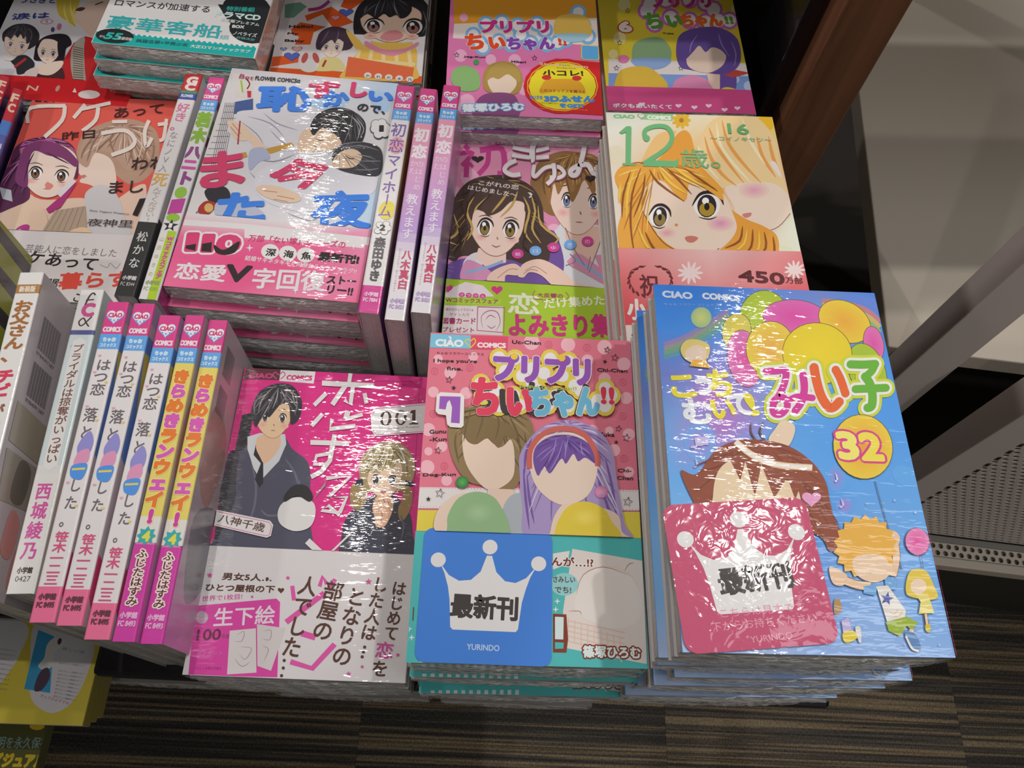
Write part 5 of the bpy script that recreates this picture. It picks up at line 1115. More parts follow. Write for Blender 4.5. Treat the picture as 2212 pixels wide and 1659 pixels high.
A.blob([(60, 900), (180, 830), (300, 870), (330, 980), (260, 1080), (60, 1060)], '#e0c3ac'); A.poly([(380, 880), (590, 850), (600, 1000), (560, 1090), (260, 1080)], '#b09a88')
for i in range(6): A.line([(400 + i * 36, 880 - i * 5), (280 + i * 45, 1080)], 3, '#7a6456', n=1)
A.blob([(430, 1060), (540, 1000), (620, 1010), (640, 1080), (560, 1095)], '#e2c0a0'); A.circ(155, 1015, 60, '#b03a88', 30, -.5); A.circ(140, 1022, 14, '#d8c0d0'); A.circ(195, 1055, 34, '#c8b82c', 24)
A.poly([(965, 800), (1010, 795), (950, 920), (915, 910)], '#2a2226')
WW = '#dccfc8'
for P, w_ in (([(195, 280), (215, 175), (455, 160)], 26), ([(450, 160), (430, 260), (310, 375)], 28), ([(590, 150), (510, 245)], 26), ([(560, 185), (765, 140)], 24), ([(680, 170), (660, 260), (570, 335)], 28),
              ([(775, 270), (880, 268)], 24), ([(700, 350), (860, 330), (930, 390), (900, 450), (770, 500)], 28), ([(1030, 260), (1000, 340), (1010, 440), (1050, 380)], 26), ([(1090, 290), (1160, 280)], 24), ([(1150, 250), (1130, 380), (1100, 400)], 24)):
    A.line(P, w_, WW)
DKT = '#3a2628'
A.T('あって', 790, 245, 1130, 210, 95, DKT, edge=1); A.T('昨日', 430, 400, 655, 380, 80, DKT, edge=1); A.T('われ', 905, 600, 1150, 590, 110, DKT, edge=1); A.T('まし', 750, 765, 985, 755, 110, DKT, edge=1)
A.T('Rina Yagami Presents', 620, 890, 890, 915, 20, '#6a5a58'); A.T('夜神里', 600, 985, 910, 998, 62, '#4a4044', edge=2, out=4, outcol='#d8d0d0')
A.build('cover_print', b.mat, b.cover)
A = top_art(b, True); A.view(0, 180, 3.19); A.fill('#d6cfd0')
A.line([(110, 1140), (155, 1125)], 10, '#cf4444'); A.T('芸能人に恋をしました', 165, 1165, 795, 1200, 72, '#7a7476', edge=.6); A.T('ワケあって', 60, 1225, 650, 1290, 105, '#2c2426', edge=3); A.T('暮らす', 400, 1420, 880, 1400, 135, '#d84c40', edge=6); A.T('同居', 300, 1395, 395, 1400, 60, '#2c2426', edge=2); A.T('ことに!?', 500, 1500, 700, 1540, 70, '#2c2426', edge=2)
A.line([(690, 1250), (740, 1270), (760, 1240), (800, 1275), (830, 1240)], 3, '#6a6466')
A.build('band_print', b.mat, b.obi)
stack_under(b, wx, wy, -.44, D(5.6), 4, '{} from the top of the salmon red comics', 'salmon red comics')

# ================================================================== third row
# ---- stack with teal band text
tB = .0115; zB = -.398; bp = at(198, 92, zB); bx_, by_ = place(bp, D(1.9), .112, .174, -1, -1)
b = make_book(M_lie(bx_, by_, zB, D(1.9), tB), tB, ('#d9c4b4', '#b87868', '#d8d4d4'),
    'comic with white and teal band and black bubbles, top of its stack', 'teal banded comics', amp=.5, seed=8)
b.vt = .015; b.obi = shell('paper_band', b.w, b.t, -b.h / 2 - .0001, b.vt, ('#dcdadc', '#c9a89c', '#dcdadc'), b.mat, b.root, off=.00022, th=.0002)
A = top_art(b); A.fill('#dcc3ac'); A.view(0, 0, 3.568); A.blob([(1700, -60), (2100, -40), (2100, 60), (1900, 60), (1800, 20)], '#a83438'); A.build('cover_print', b.mat, b.cover)
A = top_art(b, True); A.view(0, 0, 3.568); A.fill('#dcdadc')
A.poly([(720, 240), (1975, 370), (1950, 460), (690, 330)], '#1fa8a4')
for i in range(30): A.circ(735 + i * 42, 246 + i * 4.35, 16, '#1fa8a4', n=8)
A.circ(885, 278, 148, '#22282c', 56, .05); A.circ(1900, 75, 190, '#22282c', 125, .1); A.circ(1930, 230, 165, '#22282c', 105, .15); A.poly([(1680, 35), (2080, 60), (2030, 330), (1900, 320), (1750, 150)], '#22282c')
A.T('ロマンスが加速する', 880, 45, 1610, 100, 78, '#3c3c40', edge=1); A.T('豪華客船', 810, 215, 1690, 300, 150, '#36b0b4', edge=3); A.T('編', 1690, 305, 1760, 310, 55, '#7cc0c4')
A.T('55', 800, 298, 920, 308, 68, '#2fb0a8', edge=5, slant=.2); A.T('万部突破', 905, 305, 1015, 318, 34, '#c8cccc', edge=.8); A.T('累計', 765, 290, 805, 292, 26, '#c8cccc')
A.T('美麗伯爵×平民少女', 1045, 325, 1445, 360, 36, '#2a6a70', edge=1); A.T('大正ロマンティックラブ', 1465, 368, 1925, 412, 36, '#e2ecec', edge=1)
A.T('特別番組', 1745, 85, 1960, 95, 52, '#2c9a94', edge=2); A.T('ドラマCD', 1655, 130, 2000, 160, 62, '#c8e0de', edge=4); A.T('限定版プレミアム', 1700, 165, 1995, 205, 34, '#dadcdc', edge=1); A.T('BOX', 1790, 215, 1880, 222, 30, '#dadcdc', edge=2.5); A.T('ノベライズ', 1795, 270, 1975, 290, 42, '#dadcdc', edge=1); A.T('収録決定', 1820, 298, 1960, 320, 26, '#6ab8b4')
A.build('band_print', b.mat, b.obi)
stack_under(b, bx_, by_, zB, D(1.9), 9, '{} from the top of the teal banded comics', 'teal banded comics', {1: (-.0022, -.0030), 2: (-.0058, -.0072), 3: (-.003, -.002)})

# ---- orange comic with a shouting baby-faced girl
tO = .0120; zO = -.430; op = at(580, 163, zO); ox, oy = place(op, D(5.5), .112, .174, -1, -1)
b = make_book(M_lie(ox, oy, zO, D(5.5), tO), tO, ('#d8d2d2', '#d4c9c0', '#d8d4d4'),
    'white and orange comic with a wide-eyed black-haired child in a yellow checked smock', 'orange child comics', amp=.4, seed=9)
A = top_art(b); A.view(480, 0, 4.148)
A.fill('#d9d4d6'); OR = '#dc5a24'
A.poly([(440, 510), (690, 490), (680, 560), (430, 600)], OR); A.poly([(370, 600), (1900, 690), (1900, 900), (360, 850)], OR)
A.poly([(740, 140), (980, 60), (1180, 200), (1000, 260), (900, 130), (760, 190)], OR); A.poly([(620, 260), (700, 200), (930, 240), (820, 290), (790, 400), (650, 400), (690, 330), (620, 300)], OR); A.poly([(1090, 0), (1280, 0), (1150, 90), (1060, 60)], OR); A.poly([(560, 40), (700, 20), (760, 60), (640, 160), (560, 160)], '#6a9a84'); A.line([(770, 90), (880, 70), (960, 10)], 30, '#a03a84')
A.T('Hello!', 600, 250, 810, 250, 34, '#2a2424', edge=3); A.T('My', 585, 315, 680, 318, 34, '#2a2424', edge=3); A.T('Baby', 560, 380, 735, 385, 38, '#2a2424', edge=3)
for x, y, r, c in ((1112, 112, 60, '#5468c0'), (625, 505, 66, '#5468c0'), (1015, 160, 40, '#d88a8c'), (672, 440, 42, '#d8a8ac'), (550, 440, 26, '#8c9acc')): A.heart(x, y, r + 6, '#2c2a44', (r + 6) * .62); A.heart(x, y, r, c, r * .62)
A.circ(780, 590, 90, '#e0dcdc', 60); A.circ(740, 520, 26, '#c05a54', 50, .4); A.circ(840, 520, 26, '#c05a54', 50, -.4)
A.blob([(860, 600), (900, 520), (1040, 520), (1090, 620), (860, 640)], '#d6ca8c'); A.line([(930, 540), (900, 600)], 20, '#a83a34')
A.blob([(850, 350), (880, 290), (960, 245), (1060, 245), (1150, 290), (1180, 380), (1120, 450), (880, 450), (840, 420)], '#4a3a4a'); A.head(980, 415, 108, 100, .05, '#e4d4c8', '#9a7a6c', '#6a5a84', 'none', es=.85)
A.blob([(850, 370), (900, 290), (1010, 260), (1130, 300), (1150, 400), (1090, 380), (1040, 350), (1010, 390), (980, 360), (920, 400), (880, 440)], '#4a3a4a'); A.lines([[(960, 270), (920, 340), (880, 400)], [(1040, 270), (1040, 320), (1010, 370)]], 8, '#77667c')
A.blob([(1100, 620), (1190, 500), (1290, 400), (1700, 400), (1740, 600), (1710, 720), (1100, 720)], '#dfb75a')
A.blob([(1200, 440), (1130, 330), (1110, 270), (1150, 290), (1260, 400), (1250, 450)], '#dfb75a')
for i in range(5): A.line([(1230 + i * 110, 450), (1190 + i * 125, 600)], 34, '#e4cf98', n=1)
A.line([(1200, 540), (1730, 580)], 30, '#e4cf98', n=1); A.poly([(1130, 510), (1720, 610), (1700, 720), (1100, 690)], '#dc6a44'); A.blob([(1290, 370), (1420, 430), (1640, 430), (1750, 380), (1740, 420), (1560, 500), (1440, 490), (1290, 420)], '#d88aa0'); A.blob([(1330, 370), (1500, 400), (1700, 380), (1660, 430), (1500, 450), (1400, 430)], '#dfb75a')
A.blob([(1180, 290), (1190, 120), (1280, 0), (1500, -80), (1740, -40), (1860, 80), (1870, 230), (1820, 320), (1700, 330), (1240, 310)], '#26262a')
A.head(1510, 215, 280, 165, .03, '#e2c4b0', '#8a6a5a', '#8a6058', 'none', eyes=False)
A.eye(1355, 235, 80, 62, '#a0746c', 0); A.eye(1710, 245, 85, 66, '#a0746c', 0); A.shade(1330, 325, 60, 26, '#d98080', '#e2c4b0'); A.shade(1700, 330, 60, 26, '#d98080', '#e2c4b0'); A.blob([(1420, 330), (1470, 290), (1560, 275), (1620, 310), (1600, 350), (1500, 370), (1430, 355)], '#d68a90')
A.blob([(1230, 170), (1280, 20), (1450, -60), (1650, -40), (1700, 80), (1660, 150), (1600, 170), (1560, 140), (1500, 160), (1450, 130), (1380, 170), (1300, 130)], '#26262a'); A.comb([(1230, 170), (1280, 20), (1450, -60), (1650, -40), (1700, 80), (1600, 170), (1500, 160), (1380, 170)], (1480, -50), '#4a4a52', '#70727a', 18, 6)
A.lines([[(1420, 0), (1380, 80), (1370, 150)], [(1540, 0), (1550, 80), (1590, 160)], [(1300, 60), (1270, 120)], [(1800, 100), (1830, 220), (1790, 310)]], 7, '#8a8c94')
for i in range(5): A.circ(1305 + i * 94, 680 + i * 9, 34, '#e0dcdc', 26); A.T('かわだ水乃'[i], 1288 + i * 94, 695 + i * 9, 1322 + i * 94, 695 + i * 9, 30, '#3a2a28', edge=1)
A.build('cover_print', b.mat, b.cover)
A = spine_art(b)
for i in range(11): A._add([(-.0035 + .002 * math.cos(t) + (i % 2) * .005, -.08 + i * .016 + .0035 * math.sin(t)) for t in np.linspace(0, 6.28, 12)][:-1], lin('#b8502c'))
A.build('spine_print', b.mat, b.cover)
stack_under(b, ox, oy, zO, D(5.5), 5, '{} from the top of the orange child comics', 'orange child comics')

# ---- pink comic "1" with a red round sticker
tP = .0115; zP = -.414; pp = at(1304, 259, zP); px_, py_ = place(pp, D(6.2), .112, .174, 1, -1)
b = make_book(M_lie(px_, py_, zP, D(6.2), tP), tP, ('#d47aa8', '#d8922c', '#d8d4d4'),
    'pink and orange comic numbered 1 with a round yellow sticker on red', 'pink comics numbered 1', amp=.45, seed=10)
A = top_art(b); A.view(940, 0, 2.911); A.fill('#d576aa')
A.poly([(100, -400), (1100, -400), (1080, 110), (120, 150)], '#d8952c'); A.poly([(120, 150), (1080, 110), (1080, 300), (110, 260)], '#ddd0cc'); A.poly([(110, 240), (1080, 290), (1080, 520), (80, 520)], '#d576aa')
A.dots([(180, 110, 26), (500, 380, 40), (350, 375, 34), (700, 450, 60), (160, 350, 40), (560, 560, 40), (200, 640, 50)], 30, '#e4a8c8')
for r_, c_ in ((40, '#7cb0dc'), (22, '#e0dce0')):
    for x, y in ((320, 150), (420, 140), (520, 160), (640, 150), (690, 190), (240, 220), (280, 270), (400, 260), (480, 280), (600, 270), (700, 280), (770, 270), (820, 250), (300, 300), (540, 220), (860, 130), (900, 80), (930, 160), (860, 210), (960, 230)): A.circ(x, y, r_ + 12, c_, n=12)
A.T('プリプリ', 290, 205, 715, 205, 105, '#c0307e', edge=8, out=11, outcol='#e0dce0'); A.T('ちぃ', 200, 310, 440, 305, 130, '#d84a26', edge=9, out=12, outcol='#e0dce0'); A.T('ちゃん', 460, 315, 750, 312, 105, '#7c44a8', edge=8, out=11, outcol='#e0dce0'); A.T('!!', 780, 285, 825, 285, 60, '#d84a26', edge=5)
A.blob([(745, 180), (770, 110), (860, 90), (950, 110), (985, 190), (960, 240), (850, 265), (770, 230)], '#dcb858'); A.blob([(760, 215), (960, 215), (940, 255), (850, 268), (780, 245)], '#9cc4d8')
A.T('1', 935, 365, 1015, 370, 95, '#5aa4dc', edge=12, out=18, outcol='#dccb4a')
A.T('Jog-Kun', 180, 365, 315, 370, 18, '#3a2428', edge=1); A.T('Hikari', 480, 395, 570, 400, 18, '#3a2428', edge=1); A.star(135, 348, 18, '#3a2428', out=3); A.star(625, 368, 18, '#3a2428', out=3)
A.blob([(100, 480), (130, 430), (200, 415), (265, 450), (285, 520), (260, 570), (170, 575), (110, 530)], '#86b070'); A.circ(258, 393, 18, '#4a9a5a')
A.blob([(300, 520), (320, 430), (400, 390), (490, 400), (545, 470), (540, 560), (480, 600), (330, 580)], '#a88a48'); A.blob([(330, 510), (400, 470), (490, 480), (510, 540), (450, 600), (370, 590)], '#e0cab8'); A.blob([(320, 510), (350, 430), (430, 400), (520, 440), (530, 520), (460, 470), (400, 500), (360, 490)], '#b09450'); A.blob([(260, 640), (330, 590), (470, 590), (520, 640), (510, 740), (250, 740)], '#84487c')
A.T('篠塚ひろむ', 175, 705, 560, 695, 62, '#dfe4ea', edge=4, out=10, outcol='#6ca8dc')
A.poly([(600, 440), (760, 370), (1080, 400), (1080, 730), (760, 710), (600, 640)], '#c8222a'); A.circ(800, 545, 245, '#c8222a', 175)
A.ring(800, 545, 222, 6, '#e0b428', 155); A.circ(800, 545, 212, '#e3d42a', 148)
A.T('Shogakukan', 655, 415, 960, 435, 26, '#e0c0a0', edge=1); A.T('Comic', 780, 415, 850, 418, 12, '#5a3a24'); A.T('Collection', 765, 435, 885, 438, 14, '#5a3a24'); A.T('小コレ!', 680, 480, 930, 482, 50, '#3a2a24', edge=3)
A.blob([(660, 590), (690, 510), (760, 500), (900, 510), (940, 590), (800, 570)], '#d9a02c'); A.circ(700, 490, 30, '#c83030', 16); A.circ(890, 495, 30, '#c83030', 16)
A.T('このコミックスを買うと', 660, 580, 945, 590, 24, '#a83a2c', edge=.8); A.T('3Dふせん', 690, 642, 1000, 645, 48, '#3f8ad8', edge=5, out=4, outcol='#e8e8e0'); A.T('をGET!', 785, 678, 930, 682, 32, '#3f8ad8', edge=3); A.T('ちいさな', 595, 625, 675, 628, 30, '#3f8ad8', edge=1.5)
A.T('くわしくは帯のうらへ', 660, 655, 775, 660, 14, '#6a4a24'); A.T('http://www.shogakukan.co.jp', 640, 690, 960, 700, 12, '#e0a048')
A.build('cover_print', b.mat, b.cover)
stack_under(b, px_, py_, zP, D(6.2), 7, '{} from the top of the pink comics numbered 1', 'pink comics numbered 1', {1: (.0005, -.0045), 2: (0, -.002)})

# ---- yellow comic "6"
t6 = .0125; z6 = -.432; qp = at(1634, 247, z6); qx, qy = place(qp, D(7.4), .112, .174, 1, -1)
b = make_book(M_lie(qx, qy, z6, D(7.4), t6), t6, ('#d2bc3c', '#d2bc3c', '#d8d4d4'),
    'yellow comic numbered 6 beside the black upright panel', 'yellow comics numbered 6', amp=.6, seed=11)
b.vt = -.0625; b.obi = shell('paper_band', b.w, b.t, -b.h / 2 - .0001, b.vt, ('#c84a84', '#c84a84', '#c84a84'), b.mat, b.root, off=.00022, th=.0002)
A = top_art(b); A.view(940, 0, 2.911); A.fill('#dcc83e')
A.dots([(1160, 240, 40), (1190, 30, 40), (1950, 230, 30), (1900, 60, 40), (1120, 340, 30)], 30, '#e6dc9a')
A.poly([(1090, 370), (2000, 400), (2010, 480), (1090, 460)], '#ddd6d6'); A.poly([(1090, 460), (2010, 480), (2030, 660), (1090, 640)], '#7c9cd8'); A.dots([(1970, 540, 30), (1950, 610, 22), (1890, 500, 24), (1740, 480, 26)], 20, '#b8c8e6')
A.shade(1520, 0, 10, 10, '#ddd6d6', '#ddd6d6')
for r_, c_ in ((34, '#c86ac0'), (18, '#e0dcdc')):
    for x, y in ((1350, 30), (1450, 0), (1600, 0), (1700, 20), (1330, 70), (1380, 150), (1480, 110), (1600, 130), (1700, 140), (1780, 130), (1850, 130), (1750, 60)): A.circ(x, y, r_ + 24, c_, n=12)
A.T('プリプリ', 1370, 45, 1740, 45, 120, '#c03a82', edge=8); A.T('ちぃ', 1340, 180, 1560, 165, 130, '#5c9a3c', edge=9); A.T('ちゃん', 1560, 170, 1810, 165, 105, '#dc6a2c', edge=8); A.T('!!', 1830, 150, 1875, 150, 60, '#6a9a3c', edge=5)
A.T('6', 1165, 200, 1235, 200, 85, '#e4dcd4', edge=8, out=16, outcol='#b8302c'); A.T('Yuka', 1430, 215, 1500, 218, 14, '#4a3a20', edge=1)
for x, y in ((1160, 270), (1140, 430), (1545, 430), (1210, 70), (1895, 30)): A.star(x, y, 18, '#3a2a20', out=3)
A.blob([(1240, 380), (1250, 280), (1330, 240), (1420, 240), (1480, 310), (1470, 390), (1360, 430), (1270, 420)], '#8cb084'); A.blob([(1245, 370), (1470, 370), (1450, 420), (1350, 440), (1260, 415)], '#8aa8d8'); A.circ(1185, 373, 35, '#d87aa8', 26)
A.blob([(1125, 540), (1160, 450), (1250, 420), (1350, 430), (1440, 500), (1460, 560), (1380, 640), (1200, 640), (1130, 590)], '#d8b444'); A.blob([(1240, 590), (1440, 570), (1440, 640), (1230, 640)], '#c03a3c')
A.blob([(1480, 580), (1520, 500), (1620, 475), (1720, 510), (1765, 600), (1740, 680), (1500, 650)], '#d88ab4')
A.blob([(1790, 420), (1880, 440), (1890, 560), (1830, 640), (1760, 650), (1790, 560)], '#6a50a0'); A.poly([(1700, 440), (1790, 470), (1790, 620), (1720, 520)], '#dfc4b4'); A.blob([(1800, 560), (1900, 570), (1940, 660), (1780, 690)], '#d6c648'); A.poly([(1780, 460), (1880, 440), (1980, 460), (1870, 490)], '#c04a44')
A.blob([(1515, 330), (1540, 220), (1660, 175), (1800, 180), (1900, 250), (1920, 380), (1870, 450), (1780, 470), (1600, 440), (1540, 420)], '#67509c'); A.blob([(1580, 390), (1600, 290), (1700, 270), (1820, 330), (1810, 410), (1720, 460), (1620, 440)], '#e2cabc'); A.blob([(1570, 370), (1580, 240), (1700, 200), (1850, 260), (1870, 390), (1800, 320), (1740, 300), (1700, 330), (1660, 290), (1620, 330)], '#67509c'); A.lines([[(1650, 220), (1610, 280), (1600, 340)], [(1780, 210), (1800, 280), (1850, 360)], [(1860, 260), (1890, 340), (1880, 420)]], 8, '#9a88c8')
A.build('cover_print', b.mat, b.cover)
A = top_art(b, True); A.view(940, 0, 2.911); A.fill('#c84a84'); A.T('ボクもあいたくて', 1120, 675, 1490, 685, 34, '#e4dade', edge=2, out=3, outcol='#3a2a30')
for x, y in ((1300, 655), (1530, 665), (1630, 675), (1720, 665), (1820, 690), (1900, 680)): A.heart(x, y, 20, '#e4cdd8', 14)
A.build('band_print', b.mat, b.obi)
stack_under(b, qx, qy, z6, D(7.4), 5, '{} from the top of the yellow comics numbered 6', 'yellow comics numbered 6')

# ---- white and red comic at the upper left corner
tC = .012; zC = -.44; cp = at(-66, 207, zC); cx_, cy_ = place(cp, D(4), .112, .174, -1, -1)
b = make_book(M_lie(cx_, cy_, zC, D(4), tC), tC, ('#cfccd0', '#cfccd0', '#d8d4d4'),
    'white and red comic with two drawn black-haired teenagers, upper left corner', 'white and red comics', amp=.3, seed=12)
b.vt = -.0645; b.obi = shell('paper_band', b.w, b.t, -b.h / 2 - .0001, b.vt, ('#c01c24', '#c01c24', '#c01c24'), b.mat, b.root, off=.00022, th=.0002)
A = top_art(b); A.view(0, 0, 7.542); A.fill('#cfccd2')
A.poly([(1020, 1000), (1200, 700), (1390, 590), (1530, 620), (1700, 700), (1700, 1450), (1000, 1420)], '#b8262c')
A.blob([(1180, 300), (1250, 150), (1800, -100), (1900, 400), (1560, 600), (1460, 590), (1300, 420)], '#dcc0b0'); A.blob([(940, 200), (960, -200), (1300, -260), (1280, 100), (1180, 300), (1240, 440), (1120, 360)], '#c8b040'); A.lines([[(1150, 0), (1160, 200), (1240, 440)], [(1050, 60), (1060, 250), (1180, 470)], [(1220, 100), (1190, 260), (1260, 400)]], 30, '#d8cc74')
A.blob([(1230, 170), (1300, 120), (1390, 130), (1330, 180)], '#4a3a3c'); A.line([(1550, 80), (1680, 30)], 20, '#4a3a3c')
A.blob([(1150, 1000), (1170, 800), (1260, 660), (1380, 610), (1370, 800), (1380, 1100), (1390, 1350), (1240, 1380), (1170, 1200)], '#a0988c')
for i in range(16): A.line([(1190, 760 + i * 38), (1360, 800 + i * 36)], 10, '#3c3430', n=1)
A.blob([(40, 640), (60, 520), (220, 410), (420, 390), (560, 440), (640, 560), (620, 700), (520, 780), (420, 800), (100, 700)], '#2e2c34'); A.head(270, 720, 210, 190, .2, '#dcc6b8', '#8a6a5c', '#54548c', 'none', es=.8); A.blob([(60, 620), (160, 480), (340, 410), (520, 470), (560, 600), (440, 720), (420, 600), (380, 640), (340, 560), (290, 620), (240, 570), (180, 640), (120, 600)], '#34323a'); A.comb([(60, 620), (160, 480), (340, 410), (520, 470), (560, 600), (440, 720), (340, 560), (180, 640)], (350, 415), '#55515c', '#6f6c76', 20, 9)
A.lines([[(300, 430), (260, 520), (250, 600)], [(400, 420), (420, 520), (410, 640)], [(480, 450), (520, 560), (500, 680)]], 12, '#66626c')
A.blob([(180, 980), (400, 900), (560, 1020), (520, 1140), (300, 1220), (260, 1100)], '#2c2a30'); A.line([(240, 1100), (430, 960)], 40, '#a83230'); A.blob([(60, 900), (200, 960), (300, 900), (200, 990), (80, 980)], '#d8ccc4')
A.blob([(560, 900), (600, 720), (720, 610), (900, 560), (1080, 570), (1160, 660), (1160, 740), (1080, 800), (1040, 980), (900, 1000), (660, 1000), (560, 980)], '#221f28'); A.head(790, 850, 185, 190, .12, '#dfcabc', '#8a6a5c', '#44447c', 'smile', es=.95)
A.blob([(620, 800), (700, 660), (900, 600), (960, 620), (940, 740), (960, 920), (1020, 900), (1080, 700), (1000, 590), (860, 570), (700, 640), (610, 740)], '#221f28')
A.blob([(520, 1330), (600, 1180), (780, 1240), (900, 1200), (1010, 1100), (1020, 1360), (540, 1360)], '#46282e'); A.blob([(600, 1090), (780, 1040), (1020, 1000), (1010, 1100), (860, 1220), (700, 1230), (600, 1180)], '#dfcabc'); A.blob([(380, 1300), (420, 1180), (560, 1110), (640, 1150), (540, 1340), (400, 1340)], '#cfc0bc')
A.T('うさぎと', 330, 50, 900, 60, 130, '#2c3a78', edge=3); A.T('涙は', 190, 330, 800, 300, 150, '#2c3a90', edge=3); A.T('①', 650, 400, 850, 400, 130, '#c88a98'); A.circ(862, 490, 26, '#54386c', 40, .3); A.circ(965, 440, 30, '#c46a94', 55, .3)
A.build('cover_print', b.mat, b.cover)
A = top_art(b, True); A.view(0, 0, 7.542); A.fill('#c01c24'); A.circ(940, 1440, 30, '#b89080', 55, .5); A.poly([(1180, 1500), (1220, 1430), (1250, 1510)], '#d8ccc8'); A.circ(1450, 1540, 180, '#d4ccca', 70); A.T('N', 430, 1470, 600, 1480, 110, '#d0b0a0', edge=4)
A.build('band_print', b.mat, b.obi)
stack_under(b, cx_, cy_, zC, D(4), 4, '{} from the top of the white and red comics', 'white and red comics')

# ================================================================== comics standing on their fore edges, spines up
def standing(x, y, z, yaw, t_, cols, label, group=None, seed=20, lean=0.0, amp=.35, h_=.174, w_=.112):
    return make_book(M_stand(x, y, z, yaw, w_, t_, lean), t_, cols, label, group, w_=w_, h_=h_, amp=amp, seed=seed, film_=False)
def logo_spine(b, A, x0, y0, x1, y1, s_=1.0):
    """heart badge with the imprint name, along the local spine: v positions in metres from the head"""
    pass
def sp(A, f):                        # fraction from the head -> local v
    return A.hh - f * 2 * A.hh
class L2:
    """same drawing helpers, but fed with spine-local units: x across (mm, 0 = centre), y down from the head (mm)"""
    def __init__(s, A, mir=1): s.A = A; s.m = mir; s._loc = A.loc; A.loc = s.loc; A.unit = lambda x, y: .001
    def loc(s, P): P = np.atleast_2d(np.array(P, float)); return np.stack([P[:, 0] * .001 * s.m, s.A.hh - P[:, 1] * .001], 1)
HP = '#cf3f86'
def imprint(b, A):
    w_ = 5.0
    A.heart(0, 9.3, 5.0, '#7c8cd4', 5.2); A.heart(0, 9.0, 4.5, '#e2dde2', 4.7)
    A.T('CIAO', -3.6, 9.8, 3.6, 9.8, 2.6, '#c83a78', edge=.22); A.dots([(-2, 11.2), (0, 11.8), (2, 11.2)], .6, '#6aa4dc')
    A.T('COMICS', -4.6, 19.0, 4.6, 19.0, 2.9, '#e4d4de', edge=.25)
    A.T('ちゃお', -3.4, 25.2, 3.4, 25.2, 2.5, '#c4dcf0', edge=.25); A.T('コミックス', -4.2, 28.6, 4.2, 28.6, 2.3, '#c4dcf0', edge=.15)
def foot(A, y, num, c='#e4d0dc'):
    A.T('小学館', -3.9, y, 3.9, y, 2.8, c, edge=.2); A.T(num, -3.9, y + 3.6, 3.9, y + 3.6, 2.4, c, edge=.15)
BANDS = [(0, .118, HP), (.118, .172, '#5f9ede')]

# white spines with pink foot (three)
for i, (x, y, z, yw) in enumerate(((-.2138, .1243, -.3878, 7.0), (-.1994, .1243, -.3860, 6.4), (-.1854, .1201, -.3886, 5.9))):
    lab = ('leftmost of the three white spined upright comics with pink feet', 'middle one of the three white spined upright comics with pink feet', 'rightmost of the three white spined upright comics, beside the yellow spines')[i]
    if i == 0:
        b = standing(x, y, z, D(yw), .0118, ('#d4d0d2', '#d8d4d6', '#b8a8b0'), lab, 'white spined comics with pink feet', 21)
        spine_bands(b, BANDS + [(.905, 1.0, '#dd6a92')])
        A = spine_art(b); L2(A); imprint(b, A)
        A.V_('はつ恋', .2, 36, .2, 58, 6.6, '#6a6066', edge=.12); A.V_('落とし', -.4, 64, -.4, 94, 6.0, '#6a6066', edge=.1); A.V_('ました。', .8, 94, .2, 130, 5.2, '#6a6066', edge=.1)
        A.blob([(-3, 86), (1, 78), (4.2, 83), (3.6, 90), (-1, 92)], '#8c88c8'); A.blob([(-2, 90), (3, 88), (3.6, 95), (-2.6, 97)], '#d490b4'); A.blob([(-3.4, 97), (3.8, 96), (3, 104), (-2.6, 103)], '#4f8edc'); A.line([(-3, 99), (3.4, 98.5)], 1.1, '#d8c65a', n=1)
        for q, (sx, sy) in enumerate(((-3.6, 44), (3.6, 50), (-3.2, 64), (3.4, 72), (-3.4, 106), (3.2, 118), (-3, 34))): A.heart(sx, sy, .9, ['#dfa0b8', '#dcc46a'][q % 2])
        A.V_('笹木一二三', 0, 131, 0, 157, 5.4, '#cf4f7c', edge=.15); foot(A, 163.5, 'FC 8495', '#5e3440'); A.build('spine_print', b.mat, b.cover)
        A = back_art(b); A.fill(b.backcol); L2(A, -1); A.poly([(-60, -5), (60, -5), (60, 12), (-60, 20)], '#a890b4'); A.poly([(30, 20), (56, 20), (56, 90), (34, 100)], '#5a7ec0'); A.line([(52, 30), (40, 100)], 6, '#c8b04a', n=1); A.poly([(40, 146), (56, 140), (56, 160), (46, 170)], '#c83a70'); A.build('back_print', b.mat, b.cover)
        proto = b
    else: dup(proto.root, M_stand(x, y, z, D(yw), .112, .0118), None, lab)
